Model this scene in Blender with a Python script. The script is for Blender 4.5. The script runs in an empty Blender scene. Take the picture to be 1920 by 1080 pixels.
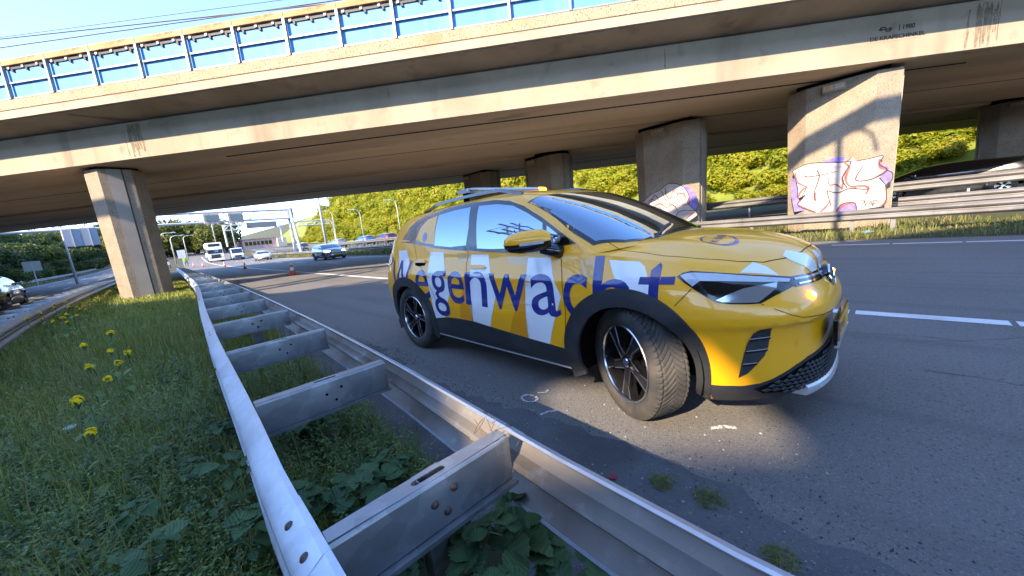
import bpy, bmesh, math, random
from mathutils import Vector, Matrix
from mathutils.bvhtree import BVHTree
import numpy as np
R = math.radians
sc = bpy.context.scene
COL = sc.collection
random.seed(7)

# ------------------------------------------------------------------ camera
CAM_H, YAW, PITCH, ROLL, FPX = 1.33, R(44.5), R(9.735), R(6.01), 682.0
_F0 = Vector((math.sin(YAW), math.cos(YAW), 0)); _R0 = Vector((math.cos(YAW), -math.sin(YAW), 0)); _Z = Vector((0, 0, 1))
_F = _F0 * math.cos(PITCH) - _Z * math.sin(PITCH); _U0 = _F0 * math.sin(PITCH) + _Z * math.cos(PITCH)
_RR = _R0 * math.cos(ROLL) - _U0 * math.sin(ROLL); _UU = _R0 * math.sin(ROLL) + _U0 * math.cos(ROLL)
cd = bpy.data.cameras.new('camera'); cam = bpy.data.objects.new('camera', cd); COL.objects.link(cam)
cd.sensor_width = 36.0; cd.lens = FPX / 1920 * 36.0; cd.clip_start = 0.05; cd.clip_end = 4000
m = Matrix((_RR, _UU, -_F)).transposed().to_4x4(); m.translation = (0, 0, CAM_H); cam.matrix_world = m
sc.camera = cam

# ------------------------------------------------------------------ sky, sun, exposure
SUN_AZ, SUN_EL = R(263.0), R(30.5)          # the azimuth the light comes from, clockwise from +Y
w = bpy.data.worlds.new('World'); sc.world = w; w.use_nodes = True
nt = w.node_tree; bg = nt.nodes['Background']
sky = nt.nodes.new('ShaderNodeTexSky'); sky.sky_type = 'NISHITA'; sky.sun_disc = False
sky.sun_elevation = SUN_EL; sky.sun_rotation = SUN_AZ; sky.air_density = 0.55; sky.dust_density = 0.2; sky.ozone_density = 2.6
nt.links.new(sky.outputs[0], bg.inputs[0]); bg.inputs[1].default_value = 0.15
sl = bpy.data.lights.new('sun', 'SUN'); sl.energy = 2.05; sl.angle = R(0.5); sl.color = (1.0, 0.80, 0.56)
sun = bpy.data.objects.new('sun', sl); COL.objects.link(sun)
ldir = Vector((-math.sin(SUN_AZ) * math.cos(SUN_EL), -math.cos(SUN_AZ) * math.cos(SUN_EL), -math.sin(SUN_EL)))
sun.rotation_euler = ldir.to_track_quat('-Z', 'Y').to_euler()
vs = sc.view_settings; vs.view_transform = 'Standard'; vs.look = 'None'; vs.gamma = 1; vs.exposure = 2.85; vs.use_curve_mapping = False
sc.render.engine = 'CYCLES'; sc.cycles.max_bounces = 8; sc.cycles.transparent_max_bounces = 12
sc.cycles.use_denoising = True; sc.cycles.caustics_reflective = False; sc.cycles.caustics_refractive = False

# ------------------------------------------------------------------ helpers
def setp(o, label=None, cat=None, group=None, kind=None):
    if label: o['label'] = label
    if cat: o['category'] = cat
    if group: o['group'] = group
    if kind: o['kind'] = kind
    return o
def empty(name, loc=(0, 0, 0), rz=0, **k):
    o = bpy.data.objects.new(name, None); COL.objects.link(o); o.empty_display_size = .1
    o.location = loc; o.rotation_euler = (0, 0, rz); return setp(o, **k)
def link(name, me, parent=None, loc=None, rot=None, scale=None, **k):
    o = bpy.data.objects.new(name, me); COL.objects.link(o)
    if parent: o.parent = parent
    if loc is not None: o.location = loc
    if rot is not None: o.rotation_euler = rot
    if scale is not None: o.scale = scale
    return setp(o, **k)
def mesh(name, V, Fc, mat=None, smooth=False, mats=None, mi=None, angle=None):
    me = bpy.data.meshes.new(name); me.from_pydata([tuple(v) for v in V], [], [tuple(f) for f in Fc])
    for q in (mats or ([mat] if mat else [])): me.materials.append(q)
    if mi is not None: me.polygons.foreach_set('material_index', mi)
    if smooth: me.polygons.foreach_set('use_smooth', [True] * len(me.polygons))
    me.update()
    if smooth and angle is not None: me.set_sharp_from_angle(angle=R(angle))
    return me
class MB:
    """collects vertices and faces of ONE part"""
    def __init__(s): s.V = []; s.F = []; s.M = []
    def add(s, V, Fc, m=0):
        b = len(s.V); s.V += [tuple(v) for v in V]; s.F += [tuple(b + i for i in f) for f in Fc]; s.M += [m] * len(Fc); return s
    def box(s, x0, x1, y0, y1, z0, z1, m=0, M=None):
        V = [(x, y, z) for z in (z0, z1) for y in (y0, y1) for x in (x0, x1)]
        if M is not None: V = [tuple(M @ Vector(v)) for v in V]
        return s.add(V, [(0, 2, 3, 1), (4, 5, 7, 6), (0, 1, 5, 4), (2, 6, 7, 3), (0, 4, 6, 2), (1, 3, 7, 5)], m)
    def prism(s, poly, a, b, axis='z', m=0, M=None):
        """poly: 2d outline; extruded a..b along axis (other two axes in xyz order)"""
        def P(p, h):
            v = {'z': (p[0], p[1], h), 'y': (p[0], h, p[1]), 'x': (h, p[0], p[1])}[axis]
            return tuple(M @ Vector(v)) if M is not None else v
        n = len(poly); V = [P(p, a) for p in poly] + [P(p, b) for p in poly]
        F_ = [tuple(range(n - 1, -1, -1)), tuple(range(n, 2 * n))] + [(i, (i + 1) % n, n + (i + 1) % n, n + i) for i in range(n)]
        return s.add(V, F_, m)
    def tube(s, pts, r, n=8, m=0, cap=True):
        pts = [Vector(p) for p in pts]; rings = []; rr = r if isinstance(r, (list, tuple)) else [r] * len(pts)
        for i, p in enumerate(pts):
            d = (pts[min(i + 1, len(pts) - 1)] - pts[max(i - 1, 0)]).normalized()
            a = d.orthogonal() if i == 0 else (rings_a - d * rings_a.dot(d)); a.normalize(); rings_a = a; b = d.cross(a)
            rings.append([p + (a * math.cos(2 * math.pi * k / n) + b * math.sin(2 * math.pi * k / n)) * rr[i] for k in range(n)])
        V = [v for q in rings for v in q]
        F_ = [(i * n + k, i * n + (k + 1) % n, (i + 1) * n + (k + 1) % n, (i + 1) * n + k) for i in range(len(pts) - 1) for k in range(n)]
        if cap: F_ += [tuple(range(n - 1, -1, -1)), tuple(range((len(pts) - 1) * n, len(pts) * n))]
        return s.add(V, F_, m)
    def sweep(s, prof, frames, closed=True, m=0, cap=True):
        """prof: list of 2d; frames: list of (origin, ax, ay)"""
        n = len(prof); V = [Vector(o) + Vector(ax) * p[0] + Vector(ay) * p[1] for o, ax, ay in frames for p in prof]
        kk = n if closed else n - 1
        F_ = [(i * n + k, i * n + (k + 1) % n, (i + 1) * n + (k + 1) % n, (i + 1) * n + k) for i in range(len(frames) - 1) for k in range(kk)]
        if cap and closed: F_ += [tuple(range(n - 1, -1, -1)), tuple(range((len(frames) - 1) * n, len(frames) * n))]
        return s.add(V, F_, m)
    def lathe(s, prof, n=24, axis='y', m=0, c=(0, 0, 0)):
        V = []
        for r, h in prof:
            for k in range(n):
                a = 2 * math.pi * k / n; p = (r * math.cos(a), r * math.sin(a))
                v = {'z': (p[0], p[1], h), 'y': (p[0], h, p[1]), 'x': (h, p[0], p[1])}[axis]
                V.append((v[0] + c[0], v[1] + c[1], v[2] + c[2]))
        F_ = [(i * n + k, i * n + (k + 1) % n, (i + 1) * n + (k + 1) % n, (i + 1) * n + k) for i in range(len(prof) - 1) for k in range(n)]
        return s.add(V, F_, m)
    def me(s, name, mats, smooth=False, angle=None, fix=True, bevel=0):
        mats = mats if isinstance(mats, (list, tuple)) else [mats]
        me = mesh(name, s.V, s.F, mats=mats, mi=s.M, smooth=smooth)
        if fix or bevel:
            bm = bmesh.new(); bm.from_mesh(me)
            if bevel: bmesh.ops.bevel(bm, geom=list(bm.edges), offset=bevel, segments=1, affect='EDGES', clamp_overlap=True)
            bmesh.ops.recalc_face_normals(bm, faces=bm.faces); bm.to_mesh(me); bm.free()
            if smooth: me.polygons.foreach_set('use_smooth', [True] * len(me.polygons))
        if smooth and angle is not None: me.set_sharp_from_angle(angle=R(angle))
        return me
    def ob(s, name, mats, parent=None, smooth=False, angle=None, fix=True, bevel=0, loc=None, rot=None, **k):
        return link(name, s.me(name, mats, smooth, angle, fix, bevel), parent, loc=loc, rot=rot, **k)
def copy_tree(o, parent=None):
    c = o.copy(); COL.objects.link(c); c.parent = parent
    for ch in list(o.children): copy_tree(ch, c)
    return c

# ------------------------------------------------------------------ procedural materials
def pmat(name, c1, c2=None, scale=5., rough=.6, metal=0., detail=4., bump=0., bscale=None, spec=.5, coat=0., layers=(), rvar=0., alpha=None, trans=0., stretch=None, emit=None, es=0., sss=None):
    """two-colour noise base; layers: (colour, scale, lo, hi, strength[, kind, stretch]) mixed over it"""
    mt = bpy.data.materials.new(name); mt.use_nodes = True; t = mt.node_tree; N = t.nodes; L = t.links
    b = N['Principled BSDF']; tc = N.new('ShaderNodeTexCoord')
    def tex(sc_, det, kind='n', st=None):
        src = tc.outputs['Object']
        if st:
            mp = N.new('ShaderNodeMapping'); mp.inputs['Scale'].default_value = st; L.new(src, mp.inputs[0]); src = mp.outputs[0]
        if kind == 'v':
            x = N.new('ShaderNodeTexVoronoi'); x.inputs['Scale'].default_value = sc_; L.new(src, x.inputs['Vector']); return x.outputs['Color']
        if kind == 'd':
            x = N.new('ShaderNodeTexVoronoi'); x.inputs['Scale'].default_value = sc_; L.new(src, x.inputs['Vector']); return x.outputs['Distance']
        x = N.new('ShaderNodeTexNoise'); x.inputs['Scale'].default_value = sc_; x.inputs['Detail'].default_value = det; L.new(src, x.inputs['Vector']); return x.outputs['Fac']
    col = None
    def rgb(c): return (*c, 1.0)
    if c2 is not None:
        f = tex(scale, detail, 'n', stretch); mr = N.new('ShaderNodeMapRange'); mr.inputs[1].default_value = .3; mr.inputs[2].default_value = .7; L.new(f, mr.inputs[0])
        mx = N.new('ShaderNodeMix'); mx.data_type = 'RGBA'; mx.inputs[6].default_value = rgb(c1); mx.inputs[7].default_value = rgb(c2); L.new(mr.outputs[0], mx.inputs[0]); col = mx.outputs[2]
        if rvar:
            r2 = N.new('ShaderNodeMapRange'); r2.inputs[3].default_value = rough - rvar; r2.inputs[4].default_value = rough + rvar; L.new(mr.outputs[0], r2.inputs[0]); L.new(r2.outputs[0], b.inputs['Roughness'])
    for ly in layers:
        c, s_, lo, hi, st = ly[:5]; kind = ly[5] if len(ly) > 5 else 'n'; sv = ly[6] if len(ly) > 6 else None
        f = tex(s_, 5., kind, sv); mr = N.new('ShaderNodeMapRange'); mr.inputs[1].default_value = lo; mr.inputs[2].default_value = hi; mr.inputs[4].default_value = st; L.new(f, mr.inputs[0])
        mx = N.new('ShaderNodeMix'); mx.data_type = 'RGBA'; mx.inputs[7].default_value = rgb(c); L.new(mr.outputs[0], mx.inputs[0])
        if col is None: mx.inputs[6].default_value = rgb(c1)
        else: L.new(col, mx.inputs[6])
        col = mx.outputs[2]
    if col is None: b.inputs['Base Color'].default_value = rgb(c1)
    else: L.new(col, b.inputs['Base Color'])
    if not (rvar and c2 is not None): b.inputs['Roughness'].default_value = rough
    b.inputs['Metallic'].default_value = metal; b.inputs['Specular IOR Level'].default_value = spec
    if coat: b.inputs['Coat Weight'].default_value = coat; b.inputs['Coat Roughness'].default_value = .03
    if trans: b.inputs['Transmission Weight'].default_value = trans
    if emit: b.inputs['Emission Color'].default_value = rgb(emit); b.inputs['Emission Strength'].default_value = es
    if bump:
        f = tex(bscale or scale * 4, 6.); bp = N.new('ShaderNodeBump'); bp.inputs['Strength'].default_value = bump; bp.inputs['Distance'].default_value = .01; L.new(f, bp.inputs['Height']); L.new(bp.outputs[0], b.inputs['Normal'])
    return mt
def leafmat(name, cols, rough=.55, trans=.35, scale=1.2, veins=False):
    """foliage: per-object and per-place colour variation, light shining through"""
    mt = bpy.data.materials.new(name); mt.use_nodes = True; t = mt.node_tree; N = t.nodes; L = t.links
    b = N['Principled BSDF']; out = N['Material Output']; tc = N.new('ShaderNodeTexCoord'); geo = N.new('ShaderNodeNewGeometry'); oi = N.new('ShaderNodeObjectInfo')
    nz = N.new('ShaderNodeTexNoise'); nz.inputs['Scale'].default_value = scale; nz.inputs['Detail'].default_value = 3
    L.new(geo.outputs['Position'], nz.inputs['Vector'])
    ad = N.new('ShaderNodeMath'); ad.operation = 'ADD'; L.new(nz.outputs['Fac'], ad.inputs[0])
    rm = N.new('ShaderNodeMath'); rm.operation = 'MULTIPLY_ADD'; rm.inputs[1].default_value = .5; rm.inputs[2].default_value = -.25; L.new(geo.outputs['Random Per Island'], rm.inputs[0]); L.new(rm.outputs[0], ad.inputs[1])
    ad2 = N.new('ShaderNodeMath'); ad2.operation = 'MULTIPLY_ADD'; ad2.inputs[1].default_value = .3; L.new(oi.outputs['Random'], ad2.inputs[0]); L.new(ad.outputs[0], ad2.inputs[2])
    cr = N.new('ShaderNodeValToRGB'); e = cr.color_ramp.elements
    e[0].position = .35; e[0].color = (*cols[0], 1); e[1].position = .95; e[1].color = (*cols[-1], 1)
    for i, c in enumerate(cols[1:-1]):
        q = e.new(.35 + .6 * (i + 1) / (len(cols) - 1)); q.color = (*c, 1)
    L.new(ad2.outputs[0], cr.inputs[0]); L.new(cr.outputs[0], b.inputs['Base Color']); b.inputs['Roughness'].default_value = rough
    b.inputs['Specular IOR Level'].default_value = .3
    if veins:
        wv = N.new('ShaderNodeTexWave'); wv.inputs['Scale'].default_value = 22; wv.inputs['Distortion'].default_value = 1.5; L.new(tc.outputs['Object'], wv.inputs['Vector'])
        bp = N.new('ShaderNodeBump'); bp.inputs['Strength'].default_value = .35; bp.inputs['Distance'].default_value = .004; L.new(wv.outputs['Fac'], bp.inputs['Height']); L.new(bp.outputs[0], b.inputs['Normal'])
    tr = N.new('ShaderNodeBsdfTranslucent'); L.new(cr.outputs[0], tr.inputs['Color']); mx = N.new('ShaderNodeMixShader'); mx.inputs[0].default_value = trans
    L.new(b.outputs[0], mx.inputs[1]); L.new(tr.outputs[0], mx.inputs[2]); L.new(mx.outputs[0], out.inputs[0])
    return mt
# ------------------------------------------------------------------ lettering
def glyph(ch, bold=0.0):
    cu = bpy.data.curves.new('t', 'FONT'); cu.body = ch; cu.size = 1; cu.offset = bold; cu.resolution_u = 5
    o = bpy.data.objects.new('t', cu); COL.objects.link(o); dg = bpy.context.evaluated_depsgraph_get(); dg.update()
    me = bpy.data.meshes.new_from_object(o.evaluated_get(dg)); bpy.data.objects.remove(o); bpy.data.curves.remove(cu)
    V = [tuple(v.co)[:2] for v in me.vertices]; F_ = [tuple(p.vertices) for p in me.polygons]; bpy.data.meshes.remove(me); return V, F_
def text_mesh(name, s, h, mat, bold=0.01, shear=0.0):
    """flat lettering of cap height h in the xz plane, left-bottom origin"""
    V, F_ = glyph(s, bold); ys = [v[1] for v in V]; k = h / (max(ys) - min(ys)); x0 = min(v[0] for v in V); y0 = min(ys)
    return mesh(name, [((x - x0) * k + shear * (y - y0) * k, 0, (y - y0) * k) for x, y in V], F_, mat)

def ip(x, tab):
    return float(np.interp(x, [a for a, b in tab], [b for a, b in tab]))
def smt(x, tab):
    """smooth interpolation through a table (Catmull-Rom on non-uniform knots via cubic Hermite)"""
    X = [a for a, b in tab]; Y = [b for a, b in tab]
    if x <= X[0]: return Y[0]
    if x >= X[-1]: return Y[-1]
    i = max(k for k in range(len(X)) if X[k] <= x); i = min(i, len(X) - 2)
    def sl(k):
        if k == 0: return (Y[1] - Y[0]) / (X[1] - X[0])
        if k == len(X) - 1: return (Y[-1] - Y[-2]) / (X[-1] - X[-2])
        a = (Y[k] - Y[k - 1]) / (X[k] - X[k - 1]); b = (Y[k + 1] - Y[k]) / (X[k + 1] - X[k])
        return 0 if a * b <= 0 else 2 * a * b / (a + b)
    h = X[i + 1] - X[i]; t = (x - X[i]) / h; m0 = sl(i) * h; m1 = sl(i + 1) * h
    return (2 * t**3 - 3 * t**2 + 1) * Y[i] + (t**3 - 2 * t**2 + t) * m0 + (-2 * t**3 + 3 * t**2) * Y[i + 1] + (t**3 - t**2) * m1
# ------------------------------------------------------------------ shared materials
M = {}
M['yellow'] = pmat('yellow_paint', (.96, .44, .006), rough=.34, coat=.65, spec=.5)
M['yellow2'] = pmat('amber_vinyl', (.80, .31, .004), rough=.3, coat=.9)
M['tan'] = pmat('pale_amber_vinyl', (.74, .40, .10), rough=.3, coat=.9)
M['white_vinyl'] = pmat('white_vinyl', (.80, .82, .84), rough=.28, coat=.9)
M['blue_vinyl'] = pmat('blue_vinyl', (.009, .022, .19), rough=.28, coat=.9)
M['gloss_black'] = pmat('gloss_black', (.008, .008, .009), rough=.12, spec=.6, coat=.5)
M['clad'] = pmat('grained_black_plastic', (.017, .019, .023), (.024, .026, .030), scale=60, rough=.55, bump=.15, bscale=900, layers=(((.085, .078, .068), 5., .52, .78, .45),))
M['rubber'] = pmat('tyre_rubber', (.022, .022, .023), (.035, .034, .032), scale=9, rough=.8, layers=(((.13, .112, .09), 5., .40, .75, .55),), bump=.1, bscale=300)
M['blackrim'] = pmat('black_rim', (.010, .010, .011), rough=.25, spec=.6)
M['alloy'] = pmat('machined_alloy', (.62, .63, .65), rough=.25, metal=1.)
M['chrome'] = pmat('chrome', (.75, .77, .80), rough=.08, metal=1.)
M['silver'] = pmat('silver_paint', (.62, .63, .64), rough=.3, metal=.4, coat=.5)
M['void'] = pmat('dark_void', (.004, .004, .004), rough=.9, spec=.1)
M['amber_on'] = pmat('amber_lamp_lit', (1, .35, .02), rough=.3, emit=(1, .30, .01), es=2.6)
M['amber_hot'] = pmat('amber_lamp_core', (1, .7, .3), rough=.3, emit=(1, .50, .10), es=6.)
M['amber_off'] = pmat('amber_lens', (.75, .28, .02), rough=.15, coat=1.)
M['red_lens'] = pmat('red_lens', (.30, .006, .006), rough=.12, coat=1.)
M['plate'] = pmat('number_plate_yellow', (.80, .40, .02), rough=.4)
M['ink'] = pmat('black_ink', (.012, .012, .014), rough=.5)
M['plate_blue'] = pmat('plate_blue', (.02, .06, .45), rough=.4)
M['lamp_glint'] = pmat('painted_lamp_glint', (.50, .54, .58), rough=.10, metal=.7, coat=1.)
M['lens_grey'] = pmat('clear_lens', (.42, .46, .52), rough=.06, spec=.8, coat=1.)
def carglass(name, tint=(.010, .013, .018), refl=.34):
    mt = bpy.data.materials.new(name); mt.use_nodes = True; t = mt.node_tree; N = t.nodes; L = t.links
    b = N['Principled BSDF']; b.inputs['Base Color'].default_value = (*tint, 1); b.inputs['Roughness'].default_value = .04; b.inputs['Specular IOR Level'].default_value = .8
    g = N.new('ShaderNodeBsdfGlossy'); g.inputs['Roughness'].default_value = .015; g.inputs['Color'].default_value = (.62, .80, 1, 1)  # blue gloss tint imitates a blue-sky reflection
    fr = N.new('ShaderNodeFresnel'); fr.inputs[0].default_value = 1.5; ad = N.new('ShaderNodeMath'); ad.operation = 'ADD'; ad.inputs[1].default_value = refl; ad.use_clamp = True
    L.new(fr.outputs[0], ad.inputs[0]); mx = N.new('ShaderNodeMixShader'); L.new(ad.outputs[0], mx.inputs[0]); L.new(b.outputs[0], mx.inputs[1]); L.new(g.outputs[0], mx.inputs[2]); L.new(mx.outputs[0], N['Material Output'].inputs[0])
    return mt
M['glass'] = carglass('car_glass')
M['darkglass'] = carglass('dark_glass', (.006, .007, .008), .05)
# ------------------------------------------------------------------ ground, roads, banks
def SH(Y):                                     # sideways shift of the whole highway: a slight skew and a long bend to the right
    return .02 * Y + .0002 * max(Y, 0) ** 2 if Y < 260 else .02 * Y + .0002 * 260 ** 2 + .104 * (Y - 260)
def RISE(Y):
    if Y < 60: return 0.
    if Y < 135: return .0002 * (Y - 60) ** 2
    return .0002 * 75 ** 2 + .03 * (Y - 135)
SECT = [(-600, 16), (-120, 13), (-45, 10), (-30, 7.5), (-20, 3.2), (-14.5, .35), (-12.6, -.02), (-3.0, -.02), (-2.6, .02), (-1.2, .02), (.3, .0), (.9, -.03), (13.3, -.02), (13.8, .06), (16.5, .18), (17.4, .60), (18.2, .60), (28.2, .60), (39, .65), (43, 1.5), (52, 7.5), (60, 13.5), (70, 17), (140, 18), (700, 20)]
def GZ(X, Y):
    x0 = X - SH(Y); return float(np.interp(x0, [a for a, b in SECT], [b for a, b in SECT])) + RISE(Y)
YS = [-700, -300, -140, -80, -50] + list(np.arange(-40, 60, 2.0)) + list(np.arange(60, 200, 5.0)) + list(np.arange(200, 420, 20.0)) + [440, 520, 700, 1200]
M['soil'] = pmat('soil_and_moss', (.030, .036, .014), (.055, .050, .026), scale=3., rough=.95, bump=.8, bscale=30, layers=(((.07, .085, .020), 1.1, .5, .65, .7), ((.045, .036, .024), 7., .55, .7, .6)))
def strip(name, xs, mat, dz, y0, y1, step=2.0, zf=None):
    """a sheet that follows the highway, xs: offsets across"""
    ys = [y for y in YS if y0 < y < y1]; ys = [y0] + ys + [y1]
    V = []; F_ = []; n = len(xs)
    for y in ys:
        for x in xs: V.append((x + SH(y), y, (GZ(x + SH(y), y) if zf is None else zf(x) + RISE(y)) + dz))
    for j in range(len(ys) - 1):
        for i in range(n - 1): F_.append((j * n + i, j * n + i + 1, (j + 1) * n + i + 1, (j + 1) * n + i))
    return mesh(name, V, F_, mat, smooth=True)
link('ground', strip('ground', [a for a, b in SECT], M['soil'], -.012, -700, 1200), kind='structure')
# asphalt
def asphalt(name, c1, c2, patch=.5):
    mt = pmat(name, c1, c2, scale=.35, rough=.85, detail=6, bump=.9, bscale=170, spec=.35, layers=(
        (tuple(v * 1.9 for v in c2), 130., .56, .70, .55), (tuple(v * .35 for v in c1), 110., .58, .75, .75), ((.26, .25, .24), 62., .60, .70, .55), ((.026, .027, .030), 55., .58, .70, .55), (tuple(v * .72 for v in c1), .8, .52, .66, patch, 'n', (2.4, .12, 1))))
    return mt
M['asphalt'] = asphalt("asphalt", (.142, .136, .130), (.172, .165, .157))
M['asphalt2'] = asphalt("asphalt_other", (.10, .10, .105), (.125, .123, .125))
M['shoulder'] = pmat('gritty_shoulder', (.072, .074, .078), (.11, .112, .116), scale=2.2, rough=.95, bump=1., bscale=90, layers=(((.20, .20, .20), 75., .60, .70, .8), ((.022, .022, .024), 60., .60, .72, .8), ((.045, .042, .036), 1.4, .5, .65, .6)))
M['marking'] = pmat('road_marking', (.62, .63, .64), (.70, .71, .72), scale=3, rough=.7, bump=.4, bscale=160, layers=(((.20, .20, .21), 34., .60, .72, .7), ((.42, .42, .42), 2.0, .52, .7, .5)))
zr = lambda x: -.016
CW = link('carriageway', strip('carriageway', [1.55, 2.2, 3, 4, 5.3, 7, 8.7, 10.5, 12.2, 13.25], M['asphalt'], .006, -60, 420, zf=lambda x: -.010), kind='structure')
# ragged inner edge of the shoulder: grit and old asphalt
rng = random.Random(3); V = []; F_ = []; k = 0; y = -12.0
while y < 60:
    a = .80 + rng.uniform(-.05, .08) + (.012 * max(y, 0)); b = 1.66 + .10 * math.sin(y * 1.7) + rng.uniform(-.07, .07)
    V += [(a + SH(y), y, -.012), (b + SH(y), y, -.0005)]
    if k: F_.append((2 * k - 2, 2 * k - 1, 2 * k + 1, 2 * k))
    k += 1; y += .10 if y < 8 else .6
link('gravel_shoulder', mesh('gravel_shoulder', V, F_, M['shoulder'], smooth=True), kind='structure')
# dark crumbled edge lying along the shoulder joint
cr = MB(); rng = random.Random(5)
for i in range(1700):
    y = rng.uniform(-1.2, 9) if i < 1200 else rng.uniform(9, 20); x = 1.72 + .06 * math.sin(y * 2.1) + rng.gauss(0, .085) + SH(y); s_ = rng.uniform(.003, .010); h_ = s_ * rng.uniform(.35, .7); a = rng.uniform(0, 3)
    P = [(x + s_ * math.cos(a + q * 1.2566) * rng.uniform(.6, 1.1), y + s_ * math.sin(a + q * 1.2566) * rng.uniform(.6, 1.1)) for q in range(5)]
    cr.add([(p[0], p[1], -.006) for p in P] + [(x, y, h_)], [(q, (q + 1) % 5, 5) for q in range(5)])
cr.ob('crumbled_asphalt', pmat('crumbled_asphalt', (.045, .044, .046), (.075, .070, .064), scale=20, rough=1.), label='dark crumbled asphalt and grit along the inner edge of the shoulder', kind='stuff', fix=True)
link('opposite_carriageway', strip('opposite_carriageway', [18.3, 21, 24, 27.9], M['asphalt2'], .010, -60, 420, zf=lambda x: .60), kind='structure')
link('side_carriageway', strip('side_carriageway', [-12.4, -9, -6, -3.2], M['asphalt2'], .012, -60, 420, zf=lambda x: -.010), kind='structure')
def mark(name, x, wd, segs, z=0.0, seg=2.0, parent=None):
    for a, b in segs:
        n = max(1, int((b - a) / seg)); V = []
        for i in range(n + 1):
            y = a + (b - a) * i / n; V += [(x - wd / 2 + SH(y), y, z + RISE(y)), (x + wd / 2 + SH(y), y, z + RISE(y))]
        link(name, mesh(name, V, [(2 * i, 2 * i + 1, 2 * i + 3, 2 * i + 2) for i in range(n)], M['marking']), parent)
crk = pmat('asphalt_crack', (.055, .054, .055), rough=1.)
def crack(P, w_, seed):
    rg_ = random.Random(seed); V = []; n = 0
    for (x0, y0), (x1, y1) in zip(P[:-1], P[1:]):
        k = max(2, int(math.hypot(x1 - x0, y1 - y0) / .12))
        for i in range(k):
            t = i / k; x = x0 + (x1 - x0) * t + rg_.gauss(0, .02); y = y0 + (y1 - y0) * t; ww = w_ * rg_.uniform(.3, 1.2); dx, dy = -(y1 - y0), x1 - x0; l = math.hypot(dx, dy)
            V += [(x + dx / l * ww, y + dy / l * ww, -.0022), (x - dx / l * ww, y - dy / l * ww, -.0022)]; n += 1
    link('crack', mesh('crack', V, [(2 * i, 2 * i + 1, 2 * i + 3, 2 * i + 2) for i in range(n - 1)], crk), CW)
crack([(4.5, .9), (4.62, -.4), (4.55, -1.6), (4.7, -3.2)], .004, 1); crack([(4.4, -.2), (4.9, -.9), (5.1, -1.6)], .003, 2); crack([(8.2, 2), (8.1, -2.5)], .010, 4); crack([(3.8, -.3), (3.75, -1.2), (3.9, -2.4)], .005, 5)
MK = empty('lane_markings', (0, 0, 0)); MK['kind'] = 'structure'
mark('edge_line_block', 5.36, .17, [(-.90 - 1.06 * k, .12 - 1.06 * k) for k in range(0, 9)] + [(.17 + 1.06 * k, 1.18 + 1.06 * k) for k in range(0, 8)], .000, parent=MK)
mark('edge_line', 5.36, .17, [(8.7, 150)], .000, parent=MK)
mark('far_edge_block', 12.2, .13, [(-1.31 - 1.07 * k, -.29 - 1.07 * k) for k in range(-1, 10)] + [(1.9 + 1.07 * k, 2.92 + 1.07 * k) for k in range(0, 6)], .000, parent=MK)
mark('far_edge_line', 12.2, .13, [(9, 150)], .000, parent=MK)
mark('lane_dash', 8.75, .13, [(8 + 9 * k, 11 + 9 * k) for k in range(14)], .000, parent=MK)
mark('lane_dash', -6.3, .13, [(19 + 9 * k, 22 + 9 * k) for k in range(10)], .006, parent=MK)
mark('lane_dash', -9.3, .13, [(15 + 9 * k, 18 + 9 * k) for k in range(10)], .006, parent=MK)
mark('side_edge_line', -3.7, .15, [(-10, 150)], .006, parent=MK); mark('side_edge_line', -12.0, .15, [(-10, 150)], .006, parent=MK)
mark('opposite_edge_line', 18.9, .15, [(-20, 150)], .615, parent=MK)
# chalk scribbles and paint specks on the shoulder
ck = pmat('chalk', (.62, .64, .66), (.40, .41, .42), scale=40, rough=.9, layers=(((.07, .07, .075), 60., .5, .6, .8),))
def scrib(name, P, r, lab):
    q = MB(); rg = random.Random(len(P))
    for a, b in zip(P[:-1], P[1:]):
        d = Vector((b[0] - a[0], b[1] - a[1], 0)).normalized(); n = Vector((-d.y, d.x, 0)) * r * rg.uniform(.6, 1.3); q.add([Vector((*a, .0005)) + n, Vector((*a, .0005)) - n, Vector((*b, .0005)) - n, Vector((*b, .0005)) + n], [(0, 1, 2, 3)])
    q.ob(name, ck, label=lab, cat='paint mark', fix=False)
scrib('chalk_mark', [(1.88 + .05 * math.cos(a * .6), 1.85 + .07 * math.sin(a * .6)) for a in range(11)], .010, 'white chalk ring drawn on the shoulder before the front wheel')
scrib('chalk_mark', [(1.74, 1.62), (1.80, 1.60), (1.85, 1.565)], .013, 'short white chalk dash on the shoulder under the chalk ring')
scrib('chalk_mark', [(1.98, 1.86), (2.03, 1.80), (2.07, 1.82)], .010, 'faint white chalk tick beside the chalk ring')
scrib('paint_splash', [(2.20, .66), (2.23, .62), (2.26, .61), (2.27, .57), (2.29, .545)], .014, 'white splash on the asphalt in front of the bumper')

# ------------------------------------------------------------------ railway bridge (local x along the deck to the left, y towards the camera)
BT = Vector((.62644532, -.77946537, 0)); BNORM = Vector((-.77946537, -.62644532, 0)); TILT = .011
bx = Vector((-BT.x, -BT.y, TILT)).normalized(); by = BNORM.copy(); bz = bx.cross(by)
BRM = Matrix((bx, by, bz)).transposed().to_4x4(); BRM.translation = (-3.05, 22.66, 0)
BR = empty('railway_bridge', label='concrete railway viaduct with blue railing panels crossing over the motorway', cat='bridge'); BR.matrix_world = BRM
def bl(s, off, z): return (-s, off, z)
conc_l = (((.24, .195, .14), .5, .45, .68, .6), ((.13, .10, .075), 1.6, .58, .75, .55), ((.10, .08, .058), .9, .60, .78, .65, 'n', (1, 1, .12)), ((.35, .305, .24), 14., .6, .75, .4))
M['conc'] = pmat('concrete', (.31, .262, .195), (.37, .315, .24), scale=.8, rough=.9, bump=.35, bscale=24, layers=conc_l)
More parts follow.
